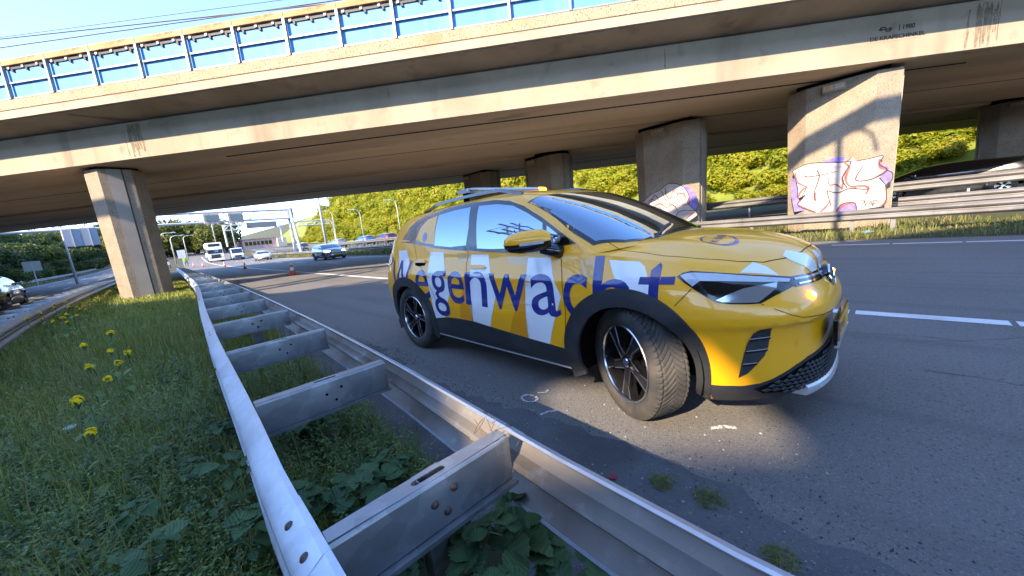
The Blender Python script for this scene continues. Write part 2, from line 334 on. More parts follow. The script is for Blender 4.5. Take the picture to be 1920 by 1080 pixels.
M['conc_soffit'] = pmat('soffit_concrete', (.56, .41, .26), (.64, .49, .34), scale=.5, rough=.92, bump=.3, bscale=12, stretch=(.15, 1.5, 1), layers=(((.34, .25, .165), .4, .48, .7, .7, 'n', (.12, 1.4, 1)), ((.10, .075, .05), 1.0, .63, .78, .7, 'n', (.35, 1, 1)), ((.05, .04, .03), 5., .70, .74, .8)))  # base lightened and warmed to carry sun bounce under the deck
M['agg'] = pmat('exposed_aggregate', (.25, .205, .150), (.32, .265, .195), scale=3., rough=.95, bump=1., bscale=60, layers=(((.08, .06, .045), 34., .56, .66, .85), ((.44, .385, .30), 40., .60, .70, .6), ((.26, .15, .085), 1.2, .56, .72, .5)))
M['agg_fascia'] = pmat('rusty_aggregate', (.33, .255, .17), (.41, .32, .21), scale=2., rough=.95, bump=1., bscale=60, layers=(((.09, .065, .045), 24., .55, .64, .85), ((.40, .19, .09), 1.1, .50, .70, .65), ((.60, .52, .40), 30., .62, .72, .5)))
M['rust'] = pmat('rusty_steel_cap', (.40, .17, .065), (.52, .31, .16), scale=1.3, rough=.85, bump=.3, layers=(((.58, .46, .33), .8, .5, .68, .8, 'n', (.6, 3, 1)), ((.22, .07, .03), 5., .55, .7, .7)))
M['panel'] = pmat('blue_panel', (.095, .27, .58), (.125, .32, .63), scale=1.2, rough=.6, spec=.2, layers=(((.20, .42, .68), 1.4, .52, .75, .5, 'n', (3, 1, .3)), ((.16, .30, .52), 3., .62, .80, .4, 'n', (4, 1, .2))))
M['postgrey'] = pmat('grey_steel_post', (.20, .225, .24), (.26, .285, .30), scale=6, rough=.5, metal=.5)
M['blacksteel'] = pmat('black_bracket', (.020, .018, .017), rough=.6)
S0, S1 = -42.0, 72.0
def sprism(poly, name, mat, parent, s0=S0, s1=S1):
    q = MB(); q.prism([(o, z) for o, z in poly], -s1, -s0, axis='x'); return q.ob(name, mat, parent)
sprism([(0, 5.0), (0, 6.16), (-.4, 6.30), (-7.6, 6.30), (-7.6, 5.0)], 'girder', M['conc'], BR)
sprism([(-.02, 4.995), (-7.58, 4.995), (-7.58, 4.99), (-.02, 4.99)], 'girder_soffit', M['conc_soffit'], BR)
sprism([(-7.9, 5.12), (-7.9, 6.30), (-8.6, 6.30), (-8.6, 5.12)], 'joint_filler', M['conc_soffit'], BR)
sprism([(-8.6, 5.02), (-8.6, 6.30), (-16.2, 6.30), (-16.2, 5.02)], 'girder', M['conc_soffit'], BR)
for o in (-4.0, -12.2):  # longitudinal shutter joints in the soffit
    sprism([(o, 4.998), (o, 4.983), (o - .03, 4.983), (o - .03, 4.998)], 'soffit_joint', M['void'], BR)
sprism([(-.35, 6.161), (1.06, 6.34), (1.06, 6.315), (1.15, 6.315), (1.15, 6.84), (.75, 6.84), (.75, 6.60), (-.35, 6.60)], 'deck_edge', M['conc'], BR)
sprism([(1.151, 6.545), (1.172, 6.56), (1.172, 6.83), (1.151, 6.835)], 'fascia_band', M['agg_fascia'], BR)
sprism([(.7, 6.31), (.7, 6.62), (-16.8, 6.62), (-16.8, 6.31)], 'deck', M['conc'], BR)
sprism([(1.06, 6.312), (1.06, 6.300), (1.035, 6.300), (1.035, 6.312)], 'drip_edge', M['postgrey'], BR)
jt = [k * 1.02 for k in range(-20, 50)]
sm_ = [MB().box(-.005, .005, .0005, .003, 5.03, 5.62 + .45 * k).me('shutter_mark', pmat('shutter_mark', (.29, .25, .20), rough=.95)) for k in (0, 1)]
for i, s in enumerate(jt): link('shutter_mark', sm_[int((i * 7) % 3 == 0)], BR, loc=(-s, 0, 0))        # vertical shutter marks on the girder face
st = pmat('water_stain', (.15, .115, .08), (.26, .21, .155), scale=6, rough=.95, layers=(((.06, .045, .03), 9., .55, .7, .7),))
def stain(s, off, z0, z1, w_, seed):
    rg = random.Random(seed); q = MB()
    for i in range(34 if w_ > .1 else 5):
        a = s + rg.gauss(0, w_ * .40); wd = rg.uniform(.012, .06) if w_ > .1 else rg.uniform(.006, .02); t0 = z1 - rg.uniform(0, .25); t1 = z0 + rg.uniform(0, (z1 - z0) * .7); n = 6
        P = [(-a + rg.uniform(-.02, .02) + (wd / 2 if k <= n else -wd / 2), (t0 + (t1 - t0) * (k if k <= n else 2 * n + 1 - k) / n)) for k in range(2 * n + 2)]
        q.add([(p[0], off + .0035 + .0001 * i, p[1]) for p in P], [(k, k + 1, 2 * n - k, 2 * n + 1 - k) for k in range(n)])
    q.ob('water_stain', st, BR, fix=False)
stain(5.75, 0, 5.02, 6.12, .30, 1); stain(31.3, 0, 5.02, 6.12, .35, 2); stain(14.9, 0, 5.62, 6.12, .03, 3); stain(23.2, 0, 5.5, 6.12, .03, 4)
q = MB(); rg = random.Random(9)      # leak streaks over the underside of the cantilever
for i in range(14):
    a = 4.6 + rg.uniform(-.1, .1); b = 5.7 + rg.gauss(0, .12); wd = rg.uniform(.02, .06); n = 7
    for k in range(n):
        t0, t1 = .9 - .9 * k / n, .9 - .9 * (k + 1) / n; s_0 = b + (a - b) * t0 / .9 + .02 * rg.random(); s_1 = b + (a - b) * t1 / .9
        zz = lambda o: 6.161 + (o + .35) * (.179 / 1.41) - .004 - .0002 * i
        q.add([(-s_0, t0 * .9 + .05, zz(t0 * .9 + .05)), (-s_0 - wd, t0 * .9 + .05, zz(t0 * .9 + .05)), (-s_1 - wd, t1 * .9 + .05, zz(t1 * .9 + .05)), (-s_1, t1 * .9 + .05, zz(t1 * .9 + .05))], [(0, 1, 2, 3)])
q.ob('leak_stain', st, BR, fix=False)
# lettering cast into the girder
TXT = pmat('cast_lettering', (.055, .042, .032), rough=.9)
def wtext(s, string, sx, z, h, bold, sq=1.0):
    me = text_mesh('lettering', string, h, TXT, bold + .012); o = link('lettering', me, BR, loc=(-sx, .006, z), rot=(0, 0, math.pi), scale=(sq, 1, 1), kind='stuff'); return o
wtext(None, 'DE KRAPSCHINKEL', 28.55, 5.515, .105, .012, 1.12)
wtext(None, '1980', 29.34, 5.715, .125, .02, .98)
MB().box(-29.265, -29.245, .004, .008, 5.70, 5.85).ob('lettering', TXT, BR)
lg = MB()                                          # two interlocked arrows
ar = [(0, .05), (.07, .115), (.15, .115), (.21, .06), (.27, .06), (.27, .035), (.37, .075), (.27, .125), (.27, .09), (.225, .09), (.165, .145), (.06, .145)]
for flip in (0, 1):
    P = [((p[0], p[1]) if not flip else (.37 - p[0], .155 - p[1])) for p in ar]
    lg.add([(-28.73 - p[0], .007 + .0008 * flip, 5.70 + p[1]) for p in P], [tuple(range(len(P)))])
lgo = lg.ob('logo', TXT, BR, fix=False, kind='stuff')
for e in (MB().box(-29.78, -28.50, .001, .004, 5.47, 5.475), MB().box(-29.78, -28.50, .001, .004, 5.895, 5.90), MB().box(-29.785, -29.78, .001, .004, 5.47, 5.90), MB().box(-28.50, -28.495, .001, .004, 5.47, 5.90)):
    e.ob('plaque_edge', pmat('plaque_edge', (.22, .19, .15), rough=.9), BR)
# railing: posts, rails, panels, rusty cap, brackets
PITCH_ = 1.577
post_me = MB().box(-.035, .035, 1.10, 1.19, 6.84, 7.80).me('post', M['postgrey'])
pan_me = MB().box(-PITCH_ / 2 + .02, PITCH_ / 2 - .02, 1.055, 1.067, 6.88, 7.86).me('panel', M['panel'])
rail_me = MB().box(-PITCH_ / 2 + .036, PITCH_ / 2 - .036, 1.09, 1.135, 7.29, 7.335).me('rail', M['postgrey'])
rail2_me = MB().box(-PITCH_ / 2 + .036, PITCH_ / 2 - .036, 1.09, 1.135, 6.86, 6.90).me('rail', M['postgrey'])
brk = MB().box(-.03, .03, 1.068, 1.115, 7.625, 7.71).me('bracket', M['blacksteel'])
brw = MB().box(-.035, .035, 1.068, 1.13, 7.712, 7.765).me('cleat', pmat('pale_cleat', (.55, .55, .53), rough=.6))
ang = MB().box(-PITCH_ / 2 + .036, PITCH_ / 2 - .036, 1.068, 1.10, 7.70, 7.76).me('angle', M['blacksteel'])
RG = empty('railing'); RG.parent = BR
for k in range(-20, 40):
    s = 3.17 + PITCH_ * k
    link('post', post_me, RG, loc=(-s, 0, 0))
    c = -s - PITCH_ / 2
    link('panel', pan_me, RG, loc=(c, 0, 0)); link('rail', rail_me, RG, loc=(c, 0, 0)); link('rail', rail2_me, RG, loc=(c, 0, 0)); link('angle_bar', ang, RG, loc=(c, 0, 0))
    for d in (-.52, .0, .52): link('bracket', brk, RG, loc=(c + d, 0, 0)); link('cleat', brw, RG, loc=(c + d + .10, 0, 0))
    q = MB(); q.box(-PITCH_ / 2 + .004, PITCH_ / 2 - .004, 1.03, 1.16, 7.80 + .004 * (k % 2), 7.965 + .006 * (k % 3)); link('cap', q.me('cap', M['rust'], bevel=.008), RG, loc=(c, 0, 0))
# overhead wires above the track
wm = pmat('overhead_wire', (.045, .045, .05), rough=.6)
for off, za, zb, r_ in ((-2.0, 10.60, 9.84, .022), (-2.0, 10.30, 9.92, .020), (-2.4, 10.9, 10.4, .012)):
    n = 40; pts = []
    for i in range(n + 1):
        s = -40 + 70 * i / n; z = za + (zb - za) * (s + 1.3) / 13.9; pts.append((-s, off, max(z, 8.6) + .011 * s * 0))
    MB().tube(pts, r_, n=6).ob('overhead_wire', wm, label='thin overhead line above the railway, %s' % {10.60: 'upper of two', 10.30: 'lower of two', 10.9: 'faint third strand'}[za], cat='cable').matrix_world = BRM
# piers
def pier_mesh(name, L=2.62, T=1.60, cx=.36, cy=.52, h=4.6, taper=.93):
    hx, hy = T / 2, L / 2
    P = [(-hx + cx, -hy), (hx - cx, -hy), (hx, -hy + cy), (hx, hy - cy), (hx - cx, hy), (-hx + cx, hy), (-hx, hy - cy), (-hx, -hy + cy)]
    V = []
    for z, k in ((-.6, taper - .02), (0, taper), (h, 1.0)): V += [(p[0] * (k + 1) / 2, p[1] * k, z) for p in P]
    F_ = [tuple(range(7, -1, -1)), tuple(range(16, 24))] + [(r_ * 8 + i, r_ * 8 + (i + 1) % 8, r_ * 8 + 8 + (i + 1) % 8, r_ * 8 + 8 + i) for r_ in (0, 1) for i in range(8)]
    return mesh(name, V, F_, M['agg'])
M['smooth_conc'] = pmat('smooth_grey_concrete', (.28, .255, .225), (.33, .30, .265), scale=1.5, rough=.85, bump=.1, layers=(((.28, .25, .22), 1.0, .55, .75, .5),))
M['groove'] = pmat('dark_groove', (.07, .055, .042), rough=.95)  # dark colour of the flat strip that marks the groove
PM = pier_mesh('pier_shaft'); BRI = BRM.inverted()
def pier(x, y, lab, top):
    p = empty('pier'); p.parent = BR; p.matrix_parent_inverse = Matrix(); p.matrix_local = BRI @ Matrix.Translation((x, y, 0)); p['label'] = lab
    k = top / 4.6; link('pier_shaft', PM, p, scale=(1, 1, k))
    q = MB(); q.box(-.62, .62, -1.05, 1.05, top - .02, top + .22); q.ob('gap_shade_block', M['void'], p)  # near-black block stands in for the shade in the bearing gap
    for sy in (-1, 1):      # pilaster and groove in the narrow end
        kz = .965
        q = MB(); yb, yt = sy * 1.31 * .93, sy * 1.31
        def end(x0, x1, d, m_):
            V = [(x0 * .965, yb + sy * d, .0), (x1 * .965, yb + sy * d, .0), (x1, yt + sy * d, top), (x0, yt + sy * d, top)]; Vb = [(a, b - sy * (d + .05), c) for a, b, c in V]; q.add(V + Vb, [(0, 1, 2, 3), (7, 6, 5, 4), (0, 4, 5, 1), (1, 5, 6, 2), (2, 6, 7, 3), (3, 7, 4, 0)], m_)
        end(-.21, .16, .02, 0); end(.16, .205, .004, 1); q.ob('pilaster', [M['smooth_conc'], M['groove']], p)
    q = MB(); q.box(-.812, -.795, -.004, .004, .3, top - .02); 
    return p
PIERS = [pier(16.25, .96, 'right-hand pier with large white and red graffiti, nearest the camera', 4.55), pier(16.25, 6.28, 'second pier in the right-hand row, graffiti low on it', 4.58),
         pier(16.25, 12.8, 'third pier in the right-hand row, above the light bar', 4.66), pier(16.25, 18.3, 'farthest pier of the right-hand row', 4.72), pier(-.12, 21.31, 'pier standing alone in the grass median at left', 4.86), pier(29.6, -4.6, 'dark pier beyond the far carriageway at the right edge', 4.5)]
# lamp units high on the pier faces
lampb = pmat('lamp_housing', (.30, .27, .23), rough=.6); lampg = pmat('lamp_lens_frosted', (.52, .47, .38), rough=.3, coat=.6)
for i, (p, y, z) in enumerate(zip(PIERS[:4] + [PIERS[5]], (1.09, 6.41, 13.2, 18.8, -4.3), (4.27, 4.31, 4.40, 4.47, 4.22))):
    wy = y - (.96, 6.28, 12.8, 18.3, -4.6)[i]
    lf = empty('lamp_unit', (-.795, wy, z - .02)); lf.parent = p; lf.rotation_euler = (0, R(14), 0)
    MB().box(-.16, .0, -.27, .27, -.01, .20).ob('lamp_case', lampb, lf, bevel=.012)
    MB().box(-.172, -.161, -.235, .235, .03, .165).ob('lamp_glass', lampg, lf); MB().box(-.176, -.171, -.01, .01, .02, .175).ob('lamp_clip', M['postgrey'], lf)
    MB().box(-.1725, -.1715 + .0, .08, .20, .045, .15).ob('lamp_tube', pmat('amber_tube', (.60, .33, .08), rough=.3), lf)
cbl = MB(); cbl.tube([(-s, -1.1 - 1.9 * math.sin((s - 20) * .3) * 0, 4.975) for s in np.linspace(8, 32, 20)], .018, n=6); cbl.ob('soffit_cable', M['blacksteel'], BR)
# ------------------------------------------------------------------ guard rails
M['galv'] = pmat('galvanised_steel', (.25, .265, .28), (.35, .365, .385), scale=5., rough=.40, metal=.6, bump=.08, bscale=60, rvar=.10, layers=(((.175, .19, .21), 11., .40, .58, .40, 'v'), ((.44, .46, .485), 4.5, .56, .62, .35), ((.60, .64, .70), 16., .60, .80, .35), ((.22, .19, .16), 2.3, .60, .78, .45)))
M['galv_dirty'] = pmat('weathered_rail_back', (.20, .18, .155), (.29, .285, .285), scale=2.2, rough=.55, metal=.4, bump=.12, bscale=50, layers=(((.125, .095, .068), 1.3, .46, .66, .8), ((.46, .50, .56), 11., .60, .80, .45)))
M['galv_dull'] = pmat('dull_rail_steel', (.17, .165, .165), (.24, .235, .235), scale=2., rough=.5, metal=.4, layers=(((.10, .082, .068), 1.6, .50, .70, .7, 'n', (1, .25, 4)), ((.36, .36, .38), 4., .62, .8, .4)))
M['bolt'] = pmat('rusty_bolt', (.075, .05, .038), (.13, .10, .085), scale=60, rough=.6, metal=.6)
M['galv_beam'] = pmat('galvanised_beam', (.52, .56, .62), (.62, .66, .72), scale=5., rough=.38, metal=.5, bump=.06, bscale=60, rvar=.08, layers=(((.42, .46, .52), 24., .35, .62, .35, 'v'), ((.34, .31, .28), 1.7, .60, .78, .4)))  # paler and bluer than the strut steel to carry reflected sky
WPR = [(0, 0), (.016, -.002), (.070, -.040), (.082, -.056), (.082, -.088), (.052, -.124), (.014, -.138), (.004, -.155), (.014, -.172), (.052, -.186), (.082, -.222), (.082, -.254), (.070, -.270), (.016, -.308), (0, -.31)]
def wprof(t=.0035):
    n = len(WPR); q = []
    for i in range(n):
        a = Vector(WPR[max(i - 1, 0)]); b = Vector(WPR[min(i + 1, n - 1)]); d = (b - a).normalized(); q.append((WPR[i][0] - abs(d.y) * t - .0005, WPR[i][1] - d.x * t * (1 if i < n / 2 else 1)))
    return WPR + q[::-1]
WP = wprof()
def spl(tab, y): return smt(y, tab)
bolt_me = MB().lathe([(.0, .011), (.008, .0105), (.013, .006), (.0145, 0)], n=10, axis='z').me('bolt', M['bolt'], True)
def beam(par, tab, side, ztop, y0, y1, mats, dshift=.0, n=None, name='rail_beam', bolts=True):
    """one length of W-beam; side +1: bulges to +x. tab gives the lip's x over y"""
    n = n or max(3, int((y1 - y0) / .5)); q = MB(); fr = []
    for i in range(n + 1):
        y = y0 + (y1 - y0) * i / n; e = .05; dx = (spl(tab, y + e) - spl(tab, y - e)) / (2 * e); nrm = Vector((side, -side * dx, 0)).normalized()
        fr.append((Vector((spl(tab, y), y, ztop(y))) + nrm * dshift, nrm, Vector((0, 0, 1))))
    q.sweep(WP, fr); m_ = q.me(name, mats, True, 42)
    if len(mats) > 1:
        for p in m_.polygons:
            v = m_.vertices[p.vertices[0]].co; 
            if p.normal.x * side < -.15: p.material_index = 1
    m_.set_sharp_from_angle(angle=R(19)); o = link(name, m_, par)
    if bolts:
        for k in (0, 1):
            for f_, zz in ((.85, -.032),):
                yy = y0 + .06 + .16 * k; xx = spl(tab, yy); dn = .045 if zz < -.03 else .030
                link('bolt', bolt_me, o, loc=(xx + side * (dn + dshift), yy, ztop(yy) - .0105 - .6 * (dn - .016)), rot=(0, side * R(36), 0))
    return o
def slot_plate(q, x0, x1, y0, y1, z, slot, th=.004):
    """top flange with a long rounded slot"""
    cx, hl, hw = slot; n = 7
    yc = (y0 + y1) / 2
    inner = [(cx + hl - hw + hw * math.cos(a), yc + hw * math.sin(a)) for a in [math.pi / 2 - math.pi * i / n for i in range(n + 1)]] + [(cx - hl + hw + hw * math.cos(a), yc + hw * math.sin(a)) for a in [-math.pi / 2 - math.pi * i / n for i in range(n + 1)]]
    m_ = len(inner); outer = []
    for px, py in inner:      # matching points on the plate's edge
        dx, dy = px - cx, py - yc
        if abs(dx) <= hl - hw + 1e-6: outer.append((px, y1 if dy > 0 else y0))
        else:
            t = math.atan2(dy, abs(dx) - (hl - hw)); ex = x1 if dx > 0 else x0
            outer.append((ex if abs(t) < .7 else (px + (.3 if dx > 0 else -.3) * hw), yc + (y1 - yc) * max(-1, min(1, math.tan(max(-1.2, min(1.2, t))) if abs(t) < .785 else (1 if dy > 0 else -1)))))
    V = [(p[0], p[1], z) for p in inner] + [(p[0], p[1], z) for p in outer]; V += [(a, b, c - th) for a, b, c in V]
    F_ = [(i, (i + 1) % m_, m_ + (i + 1) % m_, m_ + i) for i in range(m_)] + [(2 * m_ + i, 3 * m_ + i, 3 * m_ + (i + 1) % m_, 2 * m_ + (i + 1) % m_) for i in range(m_)] + [(i, 2 * m_ + i, 2 * m_ + (i + 1) % m_, (i + 1) % m_) for i in range(m_)] + [(m_ + i, m_ + (i + 1) % m_, 3 * m_ + (i + 1) % m_, 3 * m_ + i) for i in range(m_)]
    q.add(V, F_)
    for (xa, xb) in ((x0, min(o[0] for o in outer)), (max(o[0] for o in outer), x1)):
        if xb - xa > .002: q.box(xa, xb, y0, y1, z - th, z)
SPH = .185
def spacer_mesh(L, fancy=True):
    """C-section strut, local x along its length, web facing -y (towards the camera)"""
    q = MB(); hw = .034
    if fancy: slot_plate(q, 0, L, -.004, .062, 0, (L * .50, .062, .013))
    else: q.box(0, L, -.004, .062, -.004, 0)
    # rounded shoulder, web, lower shoulder, bottom flange turned towards the camera
    prof = [(-.004, -.002), (-.010, -.006), (-.013, -.013), (-.013, -SPH + .012), (-.010, -SPH + .005), (-.004, -SPH), (.0, -SPH + .006), (-.009, -SPH + .016), (-.009, -.012), (.0, -.005)]
    q.prism([(p[0], p[1]) for p in prof], 0, L, axis='x'); q.box(0, L, -.045, -.004, -SPH - .002, -SPH + .003); q.box(0, L, -.047, -.043, -SPH - .002, -SPH + .014)
    return q.me('spacer', M['galv'], False)
hole_me = MB().lathe([(.0, .0012), (.011, .0012), (.012, 0)], n=12, axis='y').me('bolt_hole', M['void'])
headb_me = MB().lathe([(.0, .010), (.007, .0095), (.0125, .006), (.0145, 0)], n=14, axis='y').me('bolt', M['bolt'], True)
post_rail = MB(); post_rail.prism([(-.05, -.03), (.05, -.03), (.05, -.024), (-.044, -.024), (-.044, .024), (.05, .024), (.05, .03), (-.05, .03)], -.4, 1.0, axis='z'); post_rail = post_rail.me('post', M['galv'])
def double_rail(name, label, tr, tl, ztop, ys_sp, brk, y0, y1, postsel, near=0, mb=None):
    """tr, tl: lip lines of the two beams; ys_sp: spacer positions; brk: joints"""
    root = empty(name, label=label, cat='guard rail')
    cuts = [y0] + [b for b in brk if y0 < b < y1] + [y1]
    for a, b in zip(cuts[:-1], cuts[1:]):
        for tab, sd in ((tr, 1), (tl, -1)):
            beam(root, tab, sd, ztop, a - .10, b + .20, mb or [M['galv_beam'], M['galv_dirty']], dshift=.0045 * (cuts.index(a) % 2), bolts=a < 40)
    for i, y in enumerate(ys_sp):
        xa, xb = spl(tl, y + .03) + .004, spl(tr, y) - .004; L = math.hypot(xb - xa, .03)
        sp = link('spacer', spacer_mesh(L, i < near + 4), root, loc=(xa, y + .03, ztop(y) - .012), rot=(0, 0, -math.atan2(.03, xb - xa)))
        for dx, dz in ((L * .60, -.062), (L * .48, -.080), (L * .545, -.130)):
            if postsel(i): link('bolt', headb_me, sp, loc=(dx, -.013, dz), rot=(0, 0, math.pi))
            elif i < 12: link('bolt_hole', hole_me, sp, loc=(dx, -.0135, dz), rot=(0, 0, math.pi), scale=(.7, 1, .7))
        if postsel(i):
            xm = xa + (xb - xa) * .53; link('post', post_rail, root, loc=(xm, y + .075, 0), scale=(1, 1, (ztop(y) - .03)), rot=(0, 0, 0))
    return root
TR = [(-6, .77), (0, .78), (.45, .80), (1.05, .85), (2.07, .955), (4.43, 1.13), (8.84, 1.38), (16, 1.68), (29, 2.08), (60, 3.1), (110, 7.0)]
TL = [(-6, .17), (0, .17), (.85, .19), (1.26, .20), (2.18, .25), (4.2, .345), (6.44, .47), (9., .64), (11.5, .82), (16, 1.06), (31, 1.62), (60, 2.6), (110, 6.5)]
ZN = lambda y: .56 + RISE(y)
ysp = [-.35, .97, 2.24, 3.68, 5.40] + [7.22 + 1.82 * k for k in range(0, 24)]
NEAR = double_rail('guard_rail', 'galvanised double guard rail with cross struts in the foreground beside the car', TR, TL, ZN, ysp, [1.06, 4.9, 9.3, 13.7, 18.1, 22.5, 26.9, 31.3, 36, 41, 46], -4, 51, lambda i: i % 3 == 1, near=3)
T2R = [(3, -1.55), (7, -1.66), (9.9, -1.80), (12.9, -1.88), (18.5, -1.88), (24, -1.76), (33, -1.50), (60, -.9), (90, .6)]
T2L = [(y, x - .62) for y, x in T2R]
double_rail('guard_rail', 'dull double guard rail curving along the left edge of the grass median', T2R, T2L, lambda y: .60 + RISE(y), [5 + 1.55 * k for k in range(36)], [8.2, 12.4, 16.6, 21, 25.4, 30, 36, 44], 3.5, 60, lambda i: True, mb=[M['galv_dull'], M['galv_dirty']])
def single_rail(name, label, tab, side, ztop, zg, posts, y0, y1, cutlen=4.3, mats=None):
    root = empty(name, label=label, cat='guard rail'); a = y0
    while a < y1:
        beam(root, tab, side, ztop, a - .02, min(a + cutlen, y1) + .15, mats or [M['galv_dull'], M['galv_dull']], bolts=False, n=6); a += cutlen
    for y in posts:
        h = ztop(y) - zg(y) - .02; q = MB(); q.box(-.03, .03, -.05, .05, -.3, h); q.box(-.005, side * .012 if side > 0 else .005, -.03, .03, h - .2, h - .1)
        q.ob('post', M['galv_dull'], root, loc=(spl(tab, y) - side * .032, y, zg(y)))
    return root
lin = lambda x: [(y, x + SH(y)) for y in (-60, -30, -10, 0, 10, 20, 40, 60, 80, 100, 120, 150)]
single_rail('guard_rail', 'grimy guard rail at the far side of the carriageway in front of the graffiti pier', lin(14.5), -1, lambda y: .74 + RISE(y), lambda y: .08 + RISE(y), [-10, -7.4, -4.8, -.32, .50, 3.0, 4.4, 5.8, 7.2] + [8.6 + 2.0 * k for k in range(40)], -14, 110, mats=[M['galv_dull'], M['galv_dull']])
rr_ = double_rail('guard_rail', 'raised double guard rail behind the piers along the opposite carriageway', lin(18.05), lin(17.72), lambda y: 1.40 + RISE(y), [-11.5 + 1.9 * k for k in range(60)], [-7, -2.6, 1.8, 6.2, 10.6, 15, 19.4, 23.8, 28.2, 32.6, 40, 48, 56, 64, 72, 80], -13, 98, lambda i: True, mb=[M['galv_dull'], M['galv_dull']])
for o in rr_.children:
    if o.name.startswith('post'): o.location.z = .55 + RISE(o.location.y); o.scale.z = .82
single_rail('guard_rail', 'low pale rail between the grass verge and the raised guard rail', lin(16.95), -1, lambda y: .93 + RISE(y), lambda y: .2 + RISE(y), [-9 + 2.6 * k for k in range(3)] + [25 + 4 * k for k in range(18)], -14, -.6)
single_rail('guard_rail', 'guard rail along the foot of the left bank beyond the side carriageway', lin(-12.9), 1, lambda y: .75 + RISE(y), lambda y: RISE(y), [8 + 2.7 * k for k in range(40)], 5, 120)
single_rail('guard_rail', 'pale guard rail at the foot of the sunlit right bank', lin(28.6), -1, lambda y: 1.35 + RISE(y), lambda y: .6 + RISE(y), [16 + 3 * k for k in range(36)], 14, 125)
# dry twigs caught at the strut
q = MB(); rg = random.Random(4); c0 = Vector((.80, 1.02, .545))
for i in range(16):
    p = c0 + Vector((rg.gauss(-.01, .02), rg.gauss(0, .03), rg.uniform(-.10, .02))); d = Vector((rg.gauss(-.5, .7), rg.gauss(0, .9), rg.gauss(.1, .7))).normalized() * rg.uniform(.05, .16)
    q.tube([p, p + d * .5 + Vector((0, 0, rg.uniform(-.02, .03))), p + d], [.0022, .0017, .001], n=4)
for i in range(2): q.tube([c0 + Vector((.0, .06, .02)) + Vector((.02 * math.cos(a * .7), .03 * math.sin(a * .7), .035 * math.cos(a * .7 + 1))) for a in range(9)], .0018, n=4)
q.ob('dead_twigs', pmat('dry_twig', (.16, .11, .07), (.24, .18, .12), scale=30, rough=.9), label='brown dry twigs tangled where the nearest strut meets the rail', cat='twigs')
# ------------------------------------------------------------------ patrol car: body surface (x forward from the front axle, y left, z up)
WB = 2.771
NOSE = [(.17, .78), (.22, .86), (.28, .895), (.36, .90), (.46, .896), (.56, .890), (.625, .897), (.650, .906), (.664, .930), (.70, .930), (.76, .912), (.82, .875), (.88, .84), (.93, .80), (1.0, .74), (1.1, .66)]
TAIL = [(.20, -3.50), (.30, -3.60), (.42, -3.67), (.55, -3.70), (.70, -3.71), (.85, -3.68), (1.0, -3.64), (1.15, -3.59), (1.3, -3.54)]
HALFW = [(.16, .80), (.22, .855), (.30, .885), (.40, .898), (.52, .905), (.64, .914), (.74, .922), (.84, .924), (.91, .917), (.98, .901), (1.06, .880), (1.14, .864), (1.25, .838), (1.32, .815)]
TOPZ = [(-3.75, 1.30), (-3.3, 1.30), (-2.95, 1.285), (-2.6, 1.25), (-2.1, 1.19), (-1.55, 1.147), (-1.1, 1.13), (-.6, 1.12), (-.2, 1.10), (.1, 1.07), (.35, 1.03), (.55, .985), (.70, .935), (.80, .90), (.90, .885)]
BOTZ = [(-3.75, .36), (-3.2, .26), (-2.3, .215), (-.4, .205), (.3, .185), (.6, .185), (.9, .205)]
def plan(u, z, n=2.7, a=1.05, nr=3.2, ar=.75):
    """point of the plan outline at height z; u 0 (front centre) .. 1 (rear centre), right-hand half (y<0)"""
    W = smt(z, HALFW); xf = smt(z, NOSE); xr = smt(z, TAIL)
    if u < .42:
        th = u / .42 * math.pi / 2; c, s = math.cos(th), math.sin(th)
        return xf - a + a * max(c, 0) ** (2 / n), -W * s ** (2 / n)
    if u > .72:
        th = (1 - u) / .28 * math.pi / 2; c, s = math.cos(th), math.sin(th)
        return xr + ar - ar * max(c, 0) ** (2 / nr), -W * s ** (2 / nr)
    t = (u - .42) / .30
    return (xf - a) + t * ((xr + ar) - (xf - a)), -W
def side_mod(x, y, z):
    """fender bulges, rear haunch, hollow in the doors"""
    if abs(y) < .3: return y
    k = min(1, (abs(y) - .3) / .4)
    d = .022 * math.exp(-((x - .0) / .5) ** 2) * math.exp(-((z - .72) / .22) ** 2)
    d += .028 * math.exp(-((x + 2.75) / .55) ** 2) * math.exp(-((z - .80) / .22) ** 2)
    d -= .030 * math.exp(-((x + 1.3) / .85) ** 2) * math.exp(-((z - .58) / .16) ** 2)
    d += .008 * math.exp(-((z - .895) / .020) ** 2) * math.exp(-((x + 1.5) / 1.5) ** 2)
    return y - math.copysign(d * k, -y) if y < 0 else y + d * k
NU, NV = 150, 46
def build_lower():
    V = []; rows = []
    for j in range(NV + 1):
        v = j / NV; row = []
        for i in range(NU + 1):
            u = i / NU; x0, _ = plan(u, .88); zt = smt(x0, TOPZ)
            # front fascia: top edge follows the bonnet shut line
            zb = smt(x0, BOTZ); z = zb + (zt - zb) * v
            x, y = plan(u, z); y = side_mod(x, y, z) if y < 0 else y
            row.append(len(V)); V.append((x, -abs(y), z))
        rows.append(row)
    F_ = []
    for j in range(NV):
        for i in range(NU):
            F_.append((rows[j][i], rows[j][i + 1], rows[j + 1][i + 1], rows[j + 1][i]))
    return V, F_, rows[-1]
CENZ = [(-.60, 1.17), (-.3, 1.165), (.1, 1.158), (.35, 1.140), (.55, 1.102), (.68, 1.062), (.76, 1.022), (.82, .975), (.87, .905)]
